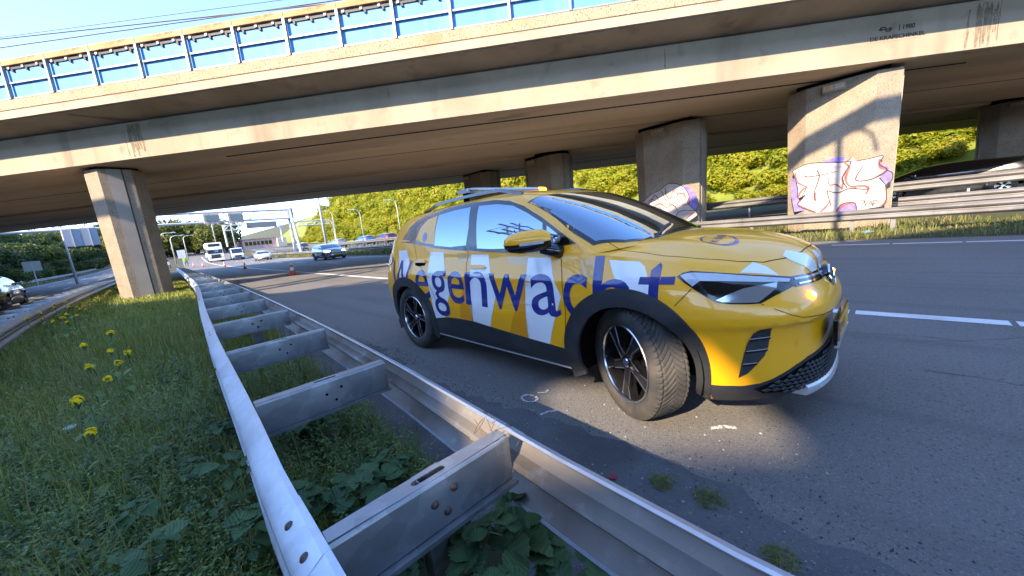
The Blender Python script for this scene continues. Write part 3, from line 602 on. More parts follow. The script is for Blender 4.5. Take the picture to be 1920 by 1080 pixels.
def build_top(V, top):
    """bonnet and the hidden deck under the cabin: from the top edge in to the centre line"""
    F_ = []; K = 14; prev = None
    for i, vi in enumerate(top):
        x, y, z = V[vi]; cz = smt(x, CENZ) if x > -.6 else max(1.17, z)
        row = [vi]
        for k in range(1, K + 1):
            t = k / K; e = 1 - (1 - t) ** 2.2
            # power dome crease
            yy = y * (1 - t); zz = z + (cz - z) * e
            if x > -.6: zz += .013 * math.exp(-((abs(yy) - .54) / .045) ** 2) * min(1, max(0, (.62 - x) / .3))
            row.append(len(V)); V.append((x, yy, zz))
        if prev:
            for k in range(K): F_.append((prev[k], row[k], row[k + 1], prev[k + 1]))
        prev = row
    return F_
# cabin: stacked outlines
GF = [(0, .03), (.25, -.21), (.5, -.45), (.75, -.70), (.9, -.87), (1, -1.02)]
GR = [(0, -3.57), (.3, -3.52), (.6, -3.46), (.85, -3.40), (1, -3.33)]
GW = [(0, .860), (.2, .828), (.5, .770), (.8, .700), (.93, .655), (1, .610)]
ROOFE = [(-3.5, 1.49), (-3.1, 1.54), (-2.6, 1.578), (-2.0, 1.605), (-1.6, 1.608), (-1.3, 1.595), (-1.0, 1.555)]
ROOFC = [(-3.5, 1.53), (-3.1, 1.59), (-2.6, 1.632), (-2.0, 1.66), (-1.6, 1.66), (-1.3, 1.640), (-1.0, 1.595)]
def cab(u, v):
    W = smt(v, GW); xf = smt(v, GF); xr = smt(v, GR); n = 2.5; af = .34 - .12 * v; nr = 3.0; ar = .62
    if u < .34:
        th = u / .34 * math.pi / 2; c, s = max(math.cos(th), 0), math.sin(th)
        x, y = xf - af + af * c ** (2 / n), -W * s ** (2 / n)
    elif u > .74:
        th = (1 - u) / .26 * math.pi / 2; c, s = max(math.cos(th), 0), math.sin(th)
        x, y = xr + ar - ar * c ** (2 / nr), -W * s ** (2 / nr)
    else:
        t = (u - .34) / .40; x, y = (xf - af) + t * ((xr + ar) - (xf - af)), -W
    # boat-tail: cabin narrows to the rear
    if x < -2.2: y *= 1 - .10 * min(1, (-2.2 - x) / 1.3) ** 1.4
    return x, y
def build_cabin():
    V = []; F_ = []; NUc, NVc = 120, 30; prev = None; top = None
    for j in range(NVc + 1):
        v = j / NVc; row = []
        for i in range(NUc + 1):
            u = i / NUc; x, y = cab(u, v); xb, _ = cab(u, 0); xt, _ = cab(u, 1)
            zb = smt(xb, TOPZ) - .03 if xb < -.32 else smt(xb, [(-.32, smt(-.32, TOPZ) - .03), (.03, 1.125)])
            zt = smt(xt, ROOFE)
            if u < .34: zt = smt(xt, ROOFE) + (smt(xt, ROOFC) - smt(xt, ROOFE)) * (1 - (u / .34) ** 2)
            if u > .74: zt = zt + .03 * (1 - ((1 - u) / .26) ** 2)
            vv = v + .10 * math.sin(math.pi * v) * (1 if .3 < u < .8 else .5)      # roundness
            row.append(len(V)); V.append((x, y, zb + (zt - zb) * min(1, vv)))
        if prev:
            for i in range(NUc): F_.append((prev[i], prev[i + 1], row[i + 1], row[i]))
        prev = row
    K = 10; pr = None
    for vi in prev:
        x, y, z = V[vi]; cz = smt(x, ROOFC); cz = max(cz, z) ; rr = [vi]
        for k in range(1, K + 1):
            t = k / K; e = 1 - (1 - t) ** 2.2; rr.append(len(V)); V.append((x, y * (1 - t), z + (cz - z) * e))
        if pr:
            for k in range(K): F_.append((pr[k], rr[k], rr[k + 1], pr[k + 1]))
        pr = rr
    return V, F_
def mirror(V, F_):
    n = len(V); V2 = list(V) + [(x, -y, z) for x, y, z in V]; return V2, list(F_) + [tuple(n + i for i in reversed(f)) for f in F_]
ARCH_F, ARCH_R, ARCH_RAD, WZ = (0., .372), (-WB, .372), .425, .368
def body_mesh():
    """whole outer skin, welded, wheel arches cut and snapped to circles"""
    V, F_, top = build_lower(); F_ += build_top(V, top)
    Va, Fa = mirror(V, F_); Vc, Fc = mirror(*build_cabin())
    bm = bmesh.new(); vs_ = [bm.verts.new(v) for v in Va + Vc]; b = len(Va)
    for f in Fa + [tuple(b + i for i in q) for q in Fc]:
        try: bm.faces.new([vs_[i] for i in dict.fromkeys(f)])
        except ValueError: pass
    bmesh.ops.remove_doubles(bm, verts=bm.verts, dist=.0008)
    kill = []
    for f in bm.faces:
        c = f.calc_center_median()
        for ax, az in (ARCH_F, ARCH_R):
            if abs(c.y) > .5 and (c.x - ax) ** 2 + (c.z - az) ** 2 < ARCH_RAD ** 2: kill.append(f); break
            if abs(c.y) > .5 and abs(c.x - ax) < ARCH_RAD * .985 and c.z < az: kill.append(f); break
    bmesh.ops.delete(bm, geom=kill, context='FACES')
    for v in bm.verts:
        if v.is_boundary and abs(v.co.y) > .5:
            for ax, az in (ARCH_F, ARCH_R):
                d = Vector((v.co.x - ax, 0, v.co.z - az))
                if abs(d.length - ARCH_RAD) < .04 and v.co.z > az: v.co.x = ax + d.x / d.length * ARCH_RAD; v.co.z = az + d.z / d.length * ARCH_RAD
    bmesh.ops.recalc_face_normals(bm, faces=bm.faces)
    me = bpy.data.meshes.new('body'); bm.to_mesh(me); bm.free()
    me.polygons.foreach_set('use_smooth', [True] * len(me.polygons)); me.set_sharp_from_angle(angle=R(38))
    return me
# ------------------------------------------------------------------ patrol car: everything laid on the body surface
CAR = empty('patrol_car', (2.947, 1.067, 0), R(-91.5), label='yellow roadside patrol car with blue lettering and white stripes on the shoulder', cat='car')
body_me = body_mesh(); body_me.materials.append(M['yellow'])
BODY = link('body', body_me, CAR)
_bm = bmesh.new(); _bm.from_mesh(body_me); BVH = BVHTree.FromBMesh(_bm); _bm.free()
def onbody(bm, d, off, e1, e2, wall=True):
    """drop the flat bmesh onto the body along d; lift by off; walls back to the skin"""
    miss = set()
    for v in bm.verts:
        h, n, i, _ = BVH.ray_cast(v.co - d * 4, d)
        if h is None: miss.add(v); continue
        if n.dot(d) > 0: n = -n
        v.co = h + n * off
    bad = [f for f in bm.faces if any(v in miss for v in f.verts)]
    bmesh.ops.delete(bm, geom=bad, context='FACES')
    loose = [v for v in bm.verts if not v.link_faces]; bmesh.ops.delete(bm, geom=loose, context='VERTS')
    for f in bm.faces: f.normal_update()
    if bm.faces:
        flip = [f for f in bm.faces if f.normal.dot(d) > 0]
        if flip: bmesh.ops.reverse_faces(bm, faces=flip)
    if wall and off > .003:
        be = [e for e in bm.edges if e.is_boundary]
        r = bmesh.ops.extrude_edge_only(bm, edges=be)
        for v in [g for g in r['geom'] if isinstance(g, bmesh.types.BMVert)]:
            h, n, i, dd = BVH.find_nearest(v.co); v.co = h - n * .001 if n.dot(d) < 0 else h + n * .001
    return bm
def flatbm(loops2d, d, g):
    """filled 2d outline in the plane across d, cut into a grid"""
    d = Vector(d).normalized(); e1 = d.cross(Vector((0, 0, 1))); e1 = e1.normalized() if e1.length > .1 else Vector((0, 1, 0)); e2 = e1.cross(d)
    return d, e1, e2
def cutgrid(bm, e1, e2, g):
    for e in (e1, e2):
        cs = [v.co.dot(e) for v in bm.verts]; lo, hi = min(cs), max(cs); k = math.ceil(lo / g + .01)
        while k * g < hi - 1e-5:
            bmesh.ops.bisect_plane(bm, geom=list(bm.verts) + list(bm.edges) + list(bm.faces), dist=1e-6, plane_co=e * (k * g), plane_no=e); k += 1
def finish(bm, name, mat, parent, both, smooth, ang=40):
    me = bpy.data.meshes.new(name); bm.to_mesh(me); me.materials.append(M[mat] if isinstance(mat, str) else mat)
    if smooth: me.polygons.foreach_set('use_smooth', [True] * len(me.polygons)); me.set_sharp_from_angle(angle=R(ang))
    o = link(name, me, parent)
    if both:
        for v in bm.verts: v.co.y = -v.co.y
        bmesh.ops.reverse_faces(bm, faces=bm.faces); m2 = bpy.data.meshes.new(name); bm.to_mesh(m2); m2.materials.append(me.materials[0])
        if smooth: m2.polygons.foreach_set('use_smooth', [True] * len(m2.polygons)); m2.set_sharp_from_angle(angle=R(ang))
        link(name, m2, parent)
    bm.free(); return o
SIDE = (0, 1, 0)
def decal(name, pts, mat, off=.002, d=SIDE, g=.05, both=True, parent=None, smooth=True):
    d, e1, e2 = flatbm(None, d, g); bm = bmesh.new()
    vs_ = [bm.verts.new(e1 * Vector(p).dot(e1) + e2 * Vector(p).dot(e2)) for p in pts]
    f = bm.faces.new(vs_); bmesh.ops.triangulate(bm, faces=[f], ngon_method='EAR_CLIP'); cutgrid(bm, e1, e2, g)
    onbody(bm, d, off, e1, e2)
    return finish(bm, name, mat, parent or BODY, both, smooth)
def ribbon(name, pts, wd, mat, off=.0015, d=SIDE, both=True, parent=None, g=.03):
    """thin line (shut line) following pts"""
    d, e1, e2 = flatbm(None, d, g); P2 = [Vector((Vector(p).dot(e1), Vector(p).dot(e2))) for p in pts]; Q = []
    for a, b in zip(P2[:-1], P2[1:]):
        k = max(1, int((b - a).length / g)); Q += [a.lerp(b, i / k) for i in range(k)]
    Q.append(P2[-1]); bm = bmesh.new(); pr = None
    for i, q in enumerate(Q):
        t = (Q[min(i + 1, len(Q) - 1)] - Q[max(i - 1, 0)]).normalized(); n = Vector((-t.y, t.x)) * wd / 2
        ab = [bm.verts.new(e1 * w_.x + e2 * w_.y) for w_ in (q + n, q - n)]
        if pr: bm.faces.new((pr[0], ab[0], ab[1], pr[1]))
        pr = ab
    onbody(bm, d, off, e1, e2, wall=False)
    return finish(bm, name, mat, parent or BODY, both, True)
# glass house
DLO = [(-2.95,0,1.265),(-2.831,0,1.424),(-2.687,0,1.500),(-2.422,0,1.556),(-2.091,0,1.580),(-1.706,0,1.582),(-1.365,0,1.567),(-1.156,0,1.535),(-.954,0,1.472),(-.731,0,1.365),(-.557,0,1.262),(-.385,0,1.160),(-.496,0,1.150),(-.642,0,1.128),(-.867,0,1.112),(-1.117,0,1.115),(-1.597,0,1.138),(-1.913,0,1.158),(-2.169,0,1.180),(-2.607,0,1.238)]
decal('window_frame', DLO, 'gloss_black', .004)
decal('window_pane', [(-2.223,0,1.512),(-1.953,0,1.534),(-1.685,0,1.538),(-1.634,0,1.35),(-1.648,0,1.164),(-1.915,0,1.181),(-2.185,0,1.204)], 'glass', .006)
decal('quarter_panel', [(-2.607,0,1.269),(-2.534,0,1.406),(-2.431,0,1.482),(-2.243,0,1.508),(-2.19,0,1.216),(-2.392,0,1.238)], 'yellow', .006)
decal('window_pane', [(-1.561,0,1.536),(-1.297,0,1.523),(-1.079,0,1.486),(-.89,0,1.41),(-.712,0,1.322),(-.684,0,1.164),(-.786,0,1.140),(-1.154,0,1.138),(-1.477,0,1.155)], 'glass', .006)
decal('window_pane', [(-.668,0,1.301),(-.531,0,1.217),(-.516,0,1.173),(-.649,0,1.169)], 'glass', .006)
decal('badge_sticker', [(-2.40+.045*math.cos(a*.5236),0,1.30+.05*math.sin(a*.5236)) for a in range(12)], 'blue_vinyl', .0075)
WS = [(-.255,-.795,1.168),(-.45,-.777,1.27),(-.676,-.738,1.392),(-.905,-.690,1.505),(-.895,-.599,1.535),(-.875,-.44,1.551),(-.86,-.2,1.560)]
WSB = [(.005,-.2,1.150),(-.005,-.384,1.148),(-.05,-.52,1.150),(-.12,-.66,1.158)]
WSP = WS + [(x, -y, z) for x, y, z in reversed(WS)] + [(x, -y, z) for x, y, z in reversed(WSB)] + WSB
def grow(P, k):
    c = sum((Vector(p) for p in P), Vector()) / len(P); return [tuple(c + (Vector(p) - c) * k) for p in P]
WD = (-.42, 0, -.91)
decal('windscreen_frame', grow(WSP, 1.035), 'gloss_black', .0035, d=WD, both=False)
decal('windscreen', WSP, 'glass', .005, d=WD, both=False)
decal('rear_window', [(-3.6,-.55,1.34),(-3.5,-.50,1.52),(-3.5,.50,1.52),(-3.6,.55,1.34)], 'darkglass', .004, d=(1, 0, 0), both=False)
for y0 in (-.42, .38):       # wipers parked at the bottom of the windscreen
    ribbon('wiper', [(.0, y0, 1.155), (-.075, y0 + .25, 1.19), (-.12, y0 + .5, 1.21)], .022, 'ink', .012, d=WD, both=False)
# livery
STR = {'white_stripe': ['w0', 'w1', 'w2', 'w3', 'w4'], 'amber_stripe': ['o1', 'o2'], 'pale_patch': ['o3', 'o4', 'o5']}
FTP = {
'w0':[(-2.981,0,1.166),(-2.78,0,1.176),(-2.72,0,1.065),(-2.655,0,.948),(-2.70,0,.84),(-2.90,0,.84),(-2.893,0,.934)],
'w1':[(-2.268,0,1.136),(-2.014,0,1.135),(-1.998,0,1.061),(-1.962,0,.922),(-1.878,0,.791),(-1.975,0,.611),(-2.082,0,.451),(-2.30,0,.418),(-2.254,0,.584),(-2.138,0,.769),(-2.194,0,.918)],
'w2':[(-1.549,0,1.103),(-1.305,0,1.1),(-1.275,0,.982),(-1.196,0,.757),(-1.243,0,.629),(-1.332,0,.455),(-1.58,0,.47),(-1.453,0,.642),(-1.413,0,.775),(-1.46,0,.821),(-1.525,0,.963)],
'w3':[(-.822,0,1.069),(-.591,0,1.067),(-.56,0,.941),(-.485,0,.791),(-.55,0,.664),(-.658,0,.395),(-.875,0,.405),(-.772,0,.6),(-.74,0,.786),(-.748,0,.897),(-.796,0,.975)],
'w4':[(-.108,0,1.049),(.084,0,1.035),(.119,0,1.009),(.14,0,.96),(.19,0,.80),(.0,0,.80),(-.02,0,.9),(-.071,0,.972)],
'o1':[(-1.79,0,.49),(-1.677,0,.725),(-1.629,0,.929),(-1.538,0,.963),(-1.436,0,.806),(-1.456,0,.658),(-1.575,0,.475)],
'o2':[(-1.09,0,.43),(-.967,0,.654),(-.843,0,.893),(-.752,0,.897),(-.743,0,.786),(-.776,0,.6),(-.87,0,.41)],
'o3':[(-1.765,0,1.11),(-1.555,0,1.108),(-1.544,0,1.039),(-1.745,0,1.039)],
'o4':[(-1.056,0,1.082),(-.826,0,1.077),(-.808,0,1.012),(-1.038,0,1.016)],
'o5':[(-.336,0,1.053),(-.21,0,1.056),(-.208,0,.934),(-.318,0,.96)]}
for nm, mt, of in (('amber_stripe', 'yellow2', .0008), ('pale_patch', 'tan', .0008), ('white_stripe', 'white_vinyl', .0014)):
    for k in STR[nm]: decal(nm, FTP[k], mt, of)
def letter(ch, x0, x1, z0, z1, bold=.004):
    V, F_ = glyph(ch, bold); xs = [v[0] for v in V]; ys = [v[1] for v in V]; a, b, c, d_ = min(xs), max(xs), min(ys), max(ys)
    d, e1, e2 = flatbm(None, SIDE, .05)
    for sgn in (1, -1):      # the far side reads the right way round too
        bm = bmesh.new(); X0, X1 = (x0, x1) if sgn == 1 else (x1, x0)
        vs_ = [bm.verts.new((X0 + (x - a) / (b - a) * (X1 - X0), 0, z0 + (y - c) / (d_ - c) * (z1 - z0))) for x, y in V]
        for f in F_:
            try: bm.faces.new([vs_[i] for i in f])
            except ValueError: pass
        cutgrid(bm, e1, e2, .05); onbody(bm, Vector((0, sgn, 0)), .0024, e1, e2, wall=False)
        finish(bm, 'letter', 'blue_vinyl', BODY, False, True)
for ch, x0, x1, z0, z1 in (('W', -3.115, -2.63, .64, 1.056), ('e', -2.53, -2.28, .632, .955), ('g', -2.228, -1.945, .468, .95), ('e', -1.925, -1.655, .632, .950), ('n', -1.632, -1.312, .64, .952),
                           ('w', -1.285, -.822, .64, .942), ('a', -.785, -.505, .632, .950), ('c', -.462, -.252, .632, .957), ('h', -.212, .062, .64, 1.075)):
    letter(ch, x0, x1, z0, z1)
decal('letter', [(.158,0,.70),(.160,0,.985),(.215,0,1.036),(.214,0,.70)], 'blue_vinyl', .0024)
for xa, xb in ((.098, .1592), (.2148, .293)): decal('letter', [(xa,0,.905),(xa + .004,0,.948),(xb,0,.948),(xb,0,.905)], 'blue_vinyl', .0024)
# shut lines, handles
for pts in ([(-.494,0,1.15),(-.495,0,1.066),(-.469,0,.908),(-.46,0,.727),(-.501,0,.392),(-.527,0,.24)], [(-1.589,0,1.14),(-1.618,0,1.01),(-1.589,0,.865),(-1.546,0,.65),(-1.587,0,.45),(-1.625,0,.25)],
            [(-2.62,0,1.235),(-2.52,0,1.05),(-2.36,0,.93),(-2.24,0,.75),(-2.2,0,.6)], [(.302,0,.787),(.342,0,.836),(.377,0,.88)]):
    ribbon('shut_line', pts, .0045, 'void', .0028)
TOPD = (0, 0, -1)
ribbon('bonnet_shut_line', [(-.20,-.752,1),(-.052,-.764,1),(.19,-.765,1),(.371,-.709,1),(.547,-.608,1),(.641,-.518,1),(.715,-.38,1),(.765,-.2,1),(.778,0,1),(.765,.2,1),(.715,.38,1),(.641,.518,1),(.547,.608,1),(.371,.709,1),(.19,.765,1),(-.052,.764,1),(-.2,.752,1)], .0045, 'void', .001, d=TOPD, both=False)
for (a, b, zc) in ((-2.575, -2.335, 1.035), (-1.56, -1.338, .985)):
    decal('handle_recess', [(a + .02, 0, zc - .034), (a + .10, 0, zc - .045), (b - .02, 0, zc - .036), (b, 0, zc), (a + .01, 0, zc + .01)], 'void', .001)
    decal('door_handle', [(a, 0, zc + .004), (a + .02, 0, zc + .026), (b - .02, 0, zc + .026), (b + .005, 0, zc + .008), (b, 0, zc - .008), (a + .02, 0, zc - .008)], 'yellow', .02)
# cladding: sills and wheel arches
decal('sill_cladding', [(-2.36,0,.38),(-2.245,0,.43),(-2.026,0,.462),(-1.822,0,.475),(-1.557,0,.475),(-1.241,0,.445),(-.864,0,.415),(-.645,0,.40),(-.40,0,.378),(-.40,0,.212),(-2.36,0,.222)], 'clad', .006)
decal('sill_trim', [(-2.33,0,.243),(-.43,0,.236),(-.43,0,.224),(-2.33,0,.231)], 'silver', .009, g=.08)
for (ax, az), r1 in ((ARCH_F, .508), (ARCH_R, .498)):
    for sg in (1,):
        d = Vector(SIDE); bm = bmesh.new(); n = 56; pr = None; e1 = Vector((1, 0, 0)); e2 = Vector((0, 0, 1)); A0, A1 = R(-24), R(204)
        for i in range(n + 1):
            a = A0 + (A1 - A0) * i / n; ro = r1 - (.045 if ax == 0 and math.cos(a) > 0 else 0) * max(0, math.cos(a)) ** 2
            row = [bm.verts.new((ax + rr_ * math.cos(a), 0, az + rr_ * math.sin(a))) for rr_ in (ARCH_RAD - .034, ARCH_RAD + .006, (ARCH_RAD + ro) / 2, ro)]
            if pr:
                for k in range(3): bm.faces.new((pr[k], row[k], row[k + 1], pr[k + 1]))
            pr = row
        for v in bm.verts:       # nearest skin for the rim of the opening, ray otherwise
            h, nn, i_, _ = BVH.ray_cast(Vector((v.co.x, -4, v.co.z)), d)
            if h is None or h.y > -.5:
                q = None
                for k in range(1, 10):
                    c = Vector((ax, 0, az)); w_ = Vector((v.co.x, 0, v.co.z)) - c; t = c + w_ * (1 + .02 * k); h2 = BVH.ray_cast(Vector((t.x, -4, max(t.z, .19))), d)[0]
                    if h2 is not None and h2.y < -.5: q = h2; break
                yy = q.y if q is not None else -.86
            else: yy = h.y
            v.co.y = yy - .012
        be = [e for e in bm.edges if e.is_boundary]; r_ = bmesh.ops.extrude_edge_only(bm, edges=be)
        for v in [g_ for g_ in r_['geom'] if isinstance(g_, bmesh.types.BMVert)]: v.co.y += .03
        bmesh.ops.recalc_face_normals(bm, faces=bm.faces); finish(bm, 'arch_cladding', 'clad', BODY, True, True, 35)
    for sg in (-1, 1):   # wheel housing
        L_ = MB(); n = 28; ring = [(ax + (ARCH_RAD + .01) * math.cos(math.pi * 1.2 * i / n - .1 * math.pi), az + (ARCH_RAD + .01) * math.sin(math.pi * 1.2 * i / n - .1 * math.pi)) for i in range(n + 1)]
        V = [(x, sg * .86, z) for x, z in ring] + [(x, sg * .48, z) for x, z in ring]
        L_.add(V, [(i, i + 1, n + 2 + i, n + 1 + i) for i in range(n)]); L_.add([(x, sg * .485, z) for x, z in ring], [tuple(range(n + 1))]); L_.ob('wheel_housing', M['void'], BODY)
ub = MB(); ub.box(-2.35, -.42, -.84, .84, .20, .30); ub.box(-3.5, .6, -.5, .5, .21, .32); ub.ob('underbody', M['void'], BODY)
# front: lamps, strip, intake, grille, lip, plate
CORN = (-.62, .78, -.06)
HL = [(.3,-.848,.947),(.325,-.827,.966),(.359,-.806,.974),(.424,-.778,.966),(.561,-.697,.943),(.686,-.58,.917),(.759,-.475,.896),(.78,-.496,.852),(.72,-.627,.821),(.669,-.704,.789),(.624,-.743,.790),(.555,-.79,.795),(.491,-.823,.808),(.442,-.838,.841),(.384,-.849,.882),(.334,-.852,.918)]
hl = decal('headlight', HL, 'gloss_black', .004, d=CORN, g=.04)
decal('chrome_band', [(.313,-.84,.951),(.341,-.823,.961),(.371,-.808,.964),(.472,-.758,.953),(.562,-.7,.936),(.687,-.585,.909),(.752,-.49,.887),(.752,-.512,.874),(.652,-.653,.894),(.525,-.755,.911),(.408,-.818,.920),(.381,-.846,.893),(.346,-.846,.92)], 'lens_grey', .0065, d=CORN, g=.04)
decal('lamp_reflection', [(.49,-.82,.818),(.542,-.78,.847),(.599,-.724,.872),(.655,-.664,.878),(.716,-.58,.882),(.716,-.608,.853),(.682,-.675,.817),(.661,-.71,.796),(.581,-.772,.800),(.519,-.809,.807)], 'lamp_glint', .006, d=CORN, g=.03)  # pale patch shaped as the reflection seen in the lamp
decal('lamp_lens', [(.426,-.82,.903),(.49,-.783,.905),(.546,-.758,.885),(.515,-.796,.849),(.475,-.822,.84),(.435,-.832,.87)], 'darkglass', .0065, d=CORN, g=.03)
FR = (-1, 0, 0)
decal('lamp_strip', [(.9,-.475,.897),(.9,-.338,.890),(.9,-.07,.882),(.9,.07,.882),(.9,.338,.890),(.9,.475,.897),(.9,.497,.844),(.9,.383,.842),(.9,.2,.838),(.9,-.2,.838),(.9,-.383,.842),(.9,-.497,.844)], 'gloss_black', .004, d=FR, both=False)
decal('lamp_strip_trim', [(.9,-.47,.888),(.9,-.34,.880),(.9,-.09,.872),(.9,-.09,.863),(.9,-.34,.870),(.9,-.47,.877)], 'lens_grey', .006, d=FR)
decal('lamp_strip_trim', [(.9,-.46,.860),(.9,-.34,.855),(.9,-.15,.852),(.9,-.15,.846),(.9,-.34,.849),(.9,-.46,.853)], 'chrome', .006, d=FR)
for s_ in (-1, 1):
    h_, n_, _, _ = BVH.ray_cast(Vector((3, s_ * .43, .79)), Vector((-1, 0, 0)))
    q = n_.to_track_quat('Z', 'Y').to_euler()
    MB().lathe([(.001, .014), (.018, .013), (.026, .006), (.028, 0)], n=16, axis='z').ob('strobe_lamp', M['amber_on'], BODY, smooth=True, loc=h_, rot=q)
    MB().lathe([(.001, .020), (.011, .018), (.013, .012)], n=12, axis='z').ob('strobe_core', M['amber_hot'], BODY, smooth=True, loc=h_, rot=q)
it = decal('air_intake', [(.719,-.676,.654),(.705,-.692,.655),(.676,-.718,.648),(.649,-.736,.624),(.628,-.746,.57),(.607,-.748,.498),(.58,-.752,.368),(.619,-.729,.393),(.654,-.705,.443),(.688,-.679,.491),(.706,-.670,.543),(.717,-.672,.613)], 'clad', .003, d=CORN, g=.03)
for (a, b) in (((.632,-.742,.592),(.712,-.672,.598)), ((.615,-.745,.520),(.700,-.676,.528)), ((.598,-.748,.446),(.655,-.706,.452))):
    ribbon('intake_slat', [a, b], .012, 'gloss_black', .012, d=CORN, g=.02); ribbon('intake_slat_edge', [(a[0], a[1], a[2] + .008), (b[0], b[1], b[2] + .008)], .004, 'silver', .013, d=CORN, g=.02)
GR_ = [(.45,-.81,.318),(.567,-.752,.313),(.626,-.714,.318),(.662,-.688,.328),(.704,-.651,.346),(.753,-.598,.376),(.802,-.523,.412),(.842,-.437,.440),(.881,-.291,.455),(.898,-.12,.456)]
FB = [(.9, -y_, z_) for _, y_, z_ in reversed(GR_)]
val = decal('lower_valance', [(.9, y_, z_) for _, y_, z_ in GR_] + FB + [(.9, .80, .19), (.9, .4, .19), (.9, -.4, .19), (.9, -.80, .19)], 'clad', .004, d=FR, both=False, g=.035)
decal('valance_corner', [(.38,0,.318),(.50,0,.316),(.60,0,.318),(.66,0,.33),(.66,0,.188),(.38,0,.188)], 'clad', .0046, g=.03)
gp = [(.9,-.70,.298),(.9,-.651,.328),(.9,-.598,.356),(.9,-.523,.392),(.9,-.437,.420),(.9,-.291,.436),(.9,0,.440),(.9,.291,.436),(.9,.437,.420),(.9,.523,.392),(.9,.598,.356),(.9,.651,.328),(.9,.70,.298),(.9,.66,.268),(.9,.5,.262),(.9,0,.275),(.9,-.5,.262),(.9,-.66,.268)]
decal('grille_opening', gp, 'void', .006, d=FR, both=False, g=.04)
def inpoly(y, z):
    ins = False; P = [(p[1], p[2]) for p in gp]
    for (a, b), (c, d_) in zip(P, P[1:] + P[:1]):
        if (b > z) != (d_ > z) and y < (c - a) * (z - b) / (d_ - b) + a: ins = not ins
    return ins
gb = MB()                                            # honeycomb mesh of the grille: small raised lozenges
for r_ in range(8):
    for c_ in range(-20, 21):
        y = c_ * .036 + (.018 if r_ % 2 else 0); z = .266 + r_ * .0235
        if not inpoly(y, z): continue
        P4 = []
        for dy, dz in ((-.020, 0), (0, .0135), (.020, 0), (0, -.0135)):
            h = BVH.ray_cast(Vector((3, y + dy, z + dz)), Vector((-1, 0, 0)))[0]; P4.append(h)
        if any(p is None for p in P4): continue
        c = sum(P4, Vector()) / 4 + Vector((.004, 0, 0)); W4 = [p + Vector((.020, 0, 0)) for p in P4]; I4 = [c + (p - c) * .62 + Vector((.012, 0, 0)) for p in W4]
        gb.add(W4 + I4, [(0, 1, 5, 4), (1, 2, 6, 5), (2, 3, 7, 6), (3, 0, 4, 7)] + ([(4, 5, 6, 7)] if abs(y) > .34 else []))
gb.ob('grille_mesh', M['clad'], BODY)
lipm = MB(); fr = []
for i in range(41):
    y = -.47 + .94 * i / 40; h = BVH.ray_cast(Vector((3, y, .30)), Vector((-1, 0, 0)))[0]
    fr.append((Vector((h.x, y, .215)), Vector((1, 0, 0)), Vector((0, 0, 1))))
lipm.sweep([(-.06, .0), (.022, .004), (.034, .022), (.030, .052), (.012, .066), (-.06, .062)], fr); lipm.ob('bumper_lip', M['silver'], BODY, smooth=True, angle=40)
decal('parking_sensor', [(.9,-.50 + .022 * math.cos(a * .5236),.535 + .024 * math.sin(a * .5236)) for a in range(12)], 'yellow', .003, d=FR, g=.05)
ribbon('bumper_shut_line', [(.669,-.704,.786),(.732,-.658,.75),(.78,-.607,.716),(.822,-.548,.692),(.855,-.484,.684),(.896,-.365,.675),(.925,-.181,.668),(.927,0,.666)], .004, 'void', .001, d=FR)
PL = empty('number_plate', (.938, 0, .545), R(90)); PL.parent = BODY
MB().box(-.285, .285, -.012, .012, -.075, .075).ob('plate_holder', M['gloss_black'], PL, bevel=.004)
MB().box(-.262, .262, -.016, -.0125, -.056, .056).ob('plate_face', M['plate'], PL)
MB().box(-.261, -.222, -.0175, -.0165, -.055, .055).ob('plate_band', M['plate_blue'], PL)
tx = text_mesh('plate_text', 'Z-497-J', .078, M['ink'], .012); link('plate_text', tx, PL, loc=(-.20, -.0175, -.038), scale=(.95, 1, 1))
MB().box(-.285, .285, -.018, .0, -.088, -.0755).ob('plate_strip', M['silver'], PL)
EM = empty('emblem', (.868, 0, .82), R(90)); EM.parent = BODY; EM.rotation_euler = (R(-14), 0, R(90))
MB().lathe([(.0, -.020), (.070, -.020), (.078, -.012), (.078, .02)], n=36, axis='y').ob('emblem_disc', M['gloss_black'], EM, smooth=True, angle=40)
MB().lathe([(.066, -.021), (.069, -.026), (.074, -.026), (.077, -.018)], n=36, axis='y').ob('emblem_ring', M['chrome'], EM, smooth=True)
eb = MB()
for P in ([(-.040, .050), (0, -.056), (.040, .050)], [(-.020, .058), (0, .008), (.020, .058)]):
    for (a, b), (c, d_) in zip(P[:-1], P[1:]):
        nx = -(d_ - b); nz = c - a; l = math.hypot(nx, nz); nx, nz = nx / l * .006, nz / l * .006
        eb.prism([(a + nx, b + nz), (a - nx, b - nz), (c - nx, d_ - nz), (c + nx, d_ + nz)], -.026, -.0205, axis='y')
eb.ob('emblem_bars', M['chrome'], EM)
# bonnet emblem and bands
decal('white_stripe', [(.569,-.686,.948),(.601,-.563,.988),(.657,-.54,.962),(.719,-.535,.91)], 'white_vinyl', .0022, d=(-.5, .4, -.75), g=.04)
decal('white_stripe', [(.700,-.367,.99),(.695,-.29,1.01),(.78,-.19,.97),(.835,-.13,.90),(.838,-.25,.895),(.806,-.30,.93),(.755,-.36,.966)], 'white_vinyl', .0022, d=(-.5, .2, -.8), g=.02, both=False)
decal('white_stripe', [(.79,-.10,.99),(.81,.02,.98),(.85,.02,.89),(.846,-.09,.888),(.82,-.11,.94)], 'white_vinyl', .0022, d=(-.5, 0, -.8), g=.02, both=False)
def oval(cx, cy, rx, ry, n=24): return [(cx + rx * math.cos(2 * math.pi * a / n), cy + ry * math.sin(2 * math.pi * a / n), 1.3) for a in range(n)]
decal('bonnet_emblem', oval(.378, -.385, .108, .115), 'blue_vinyl', .0012, d=TOPD, g=.05, both=False)
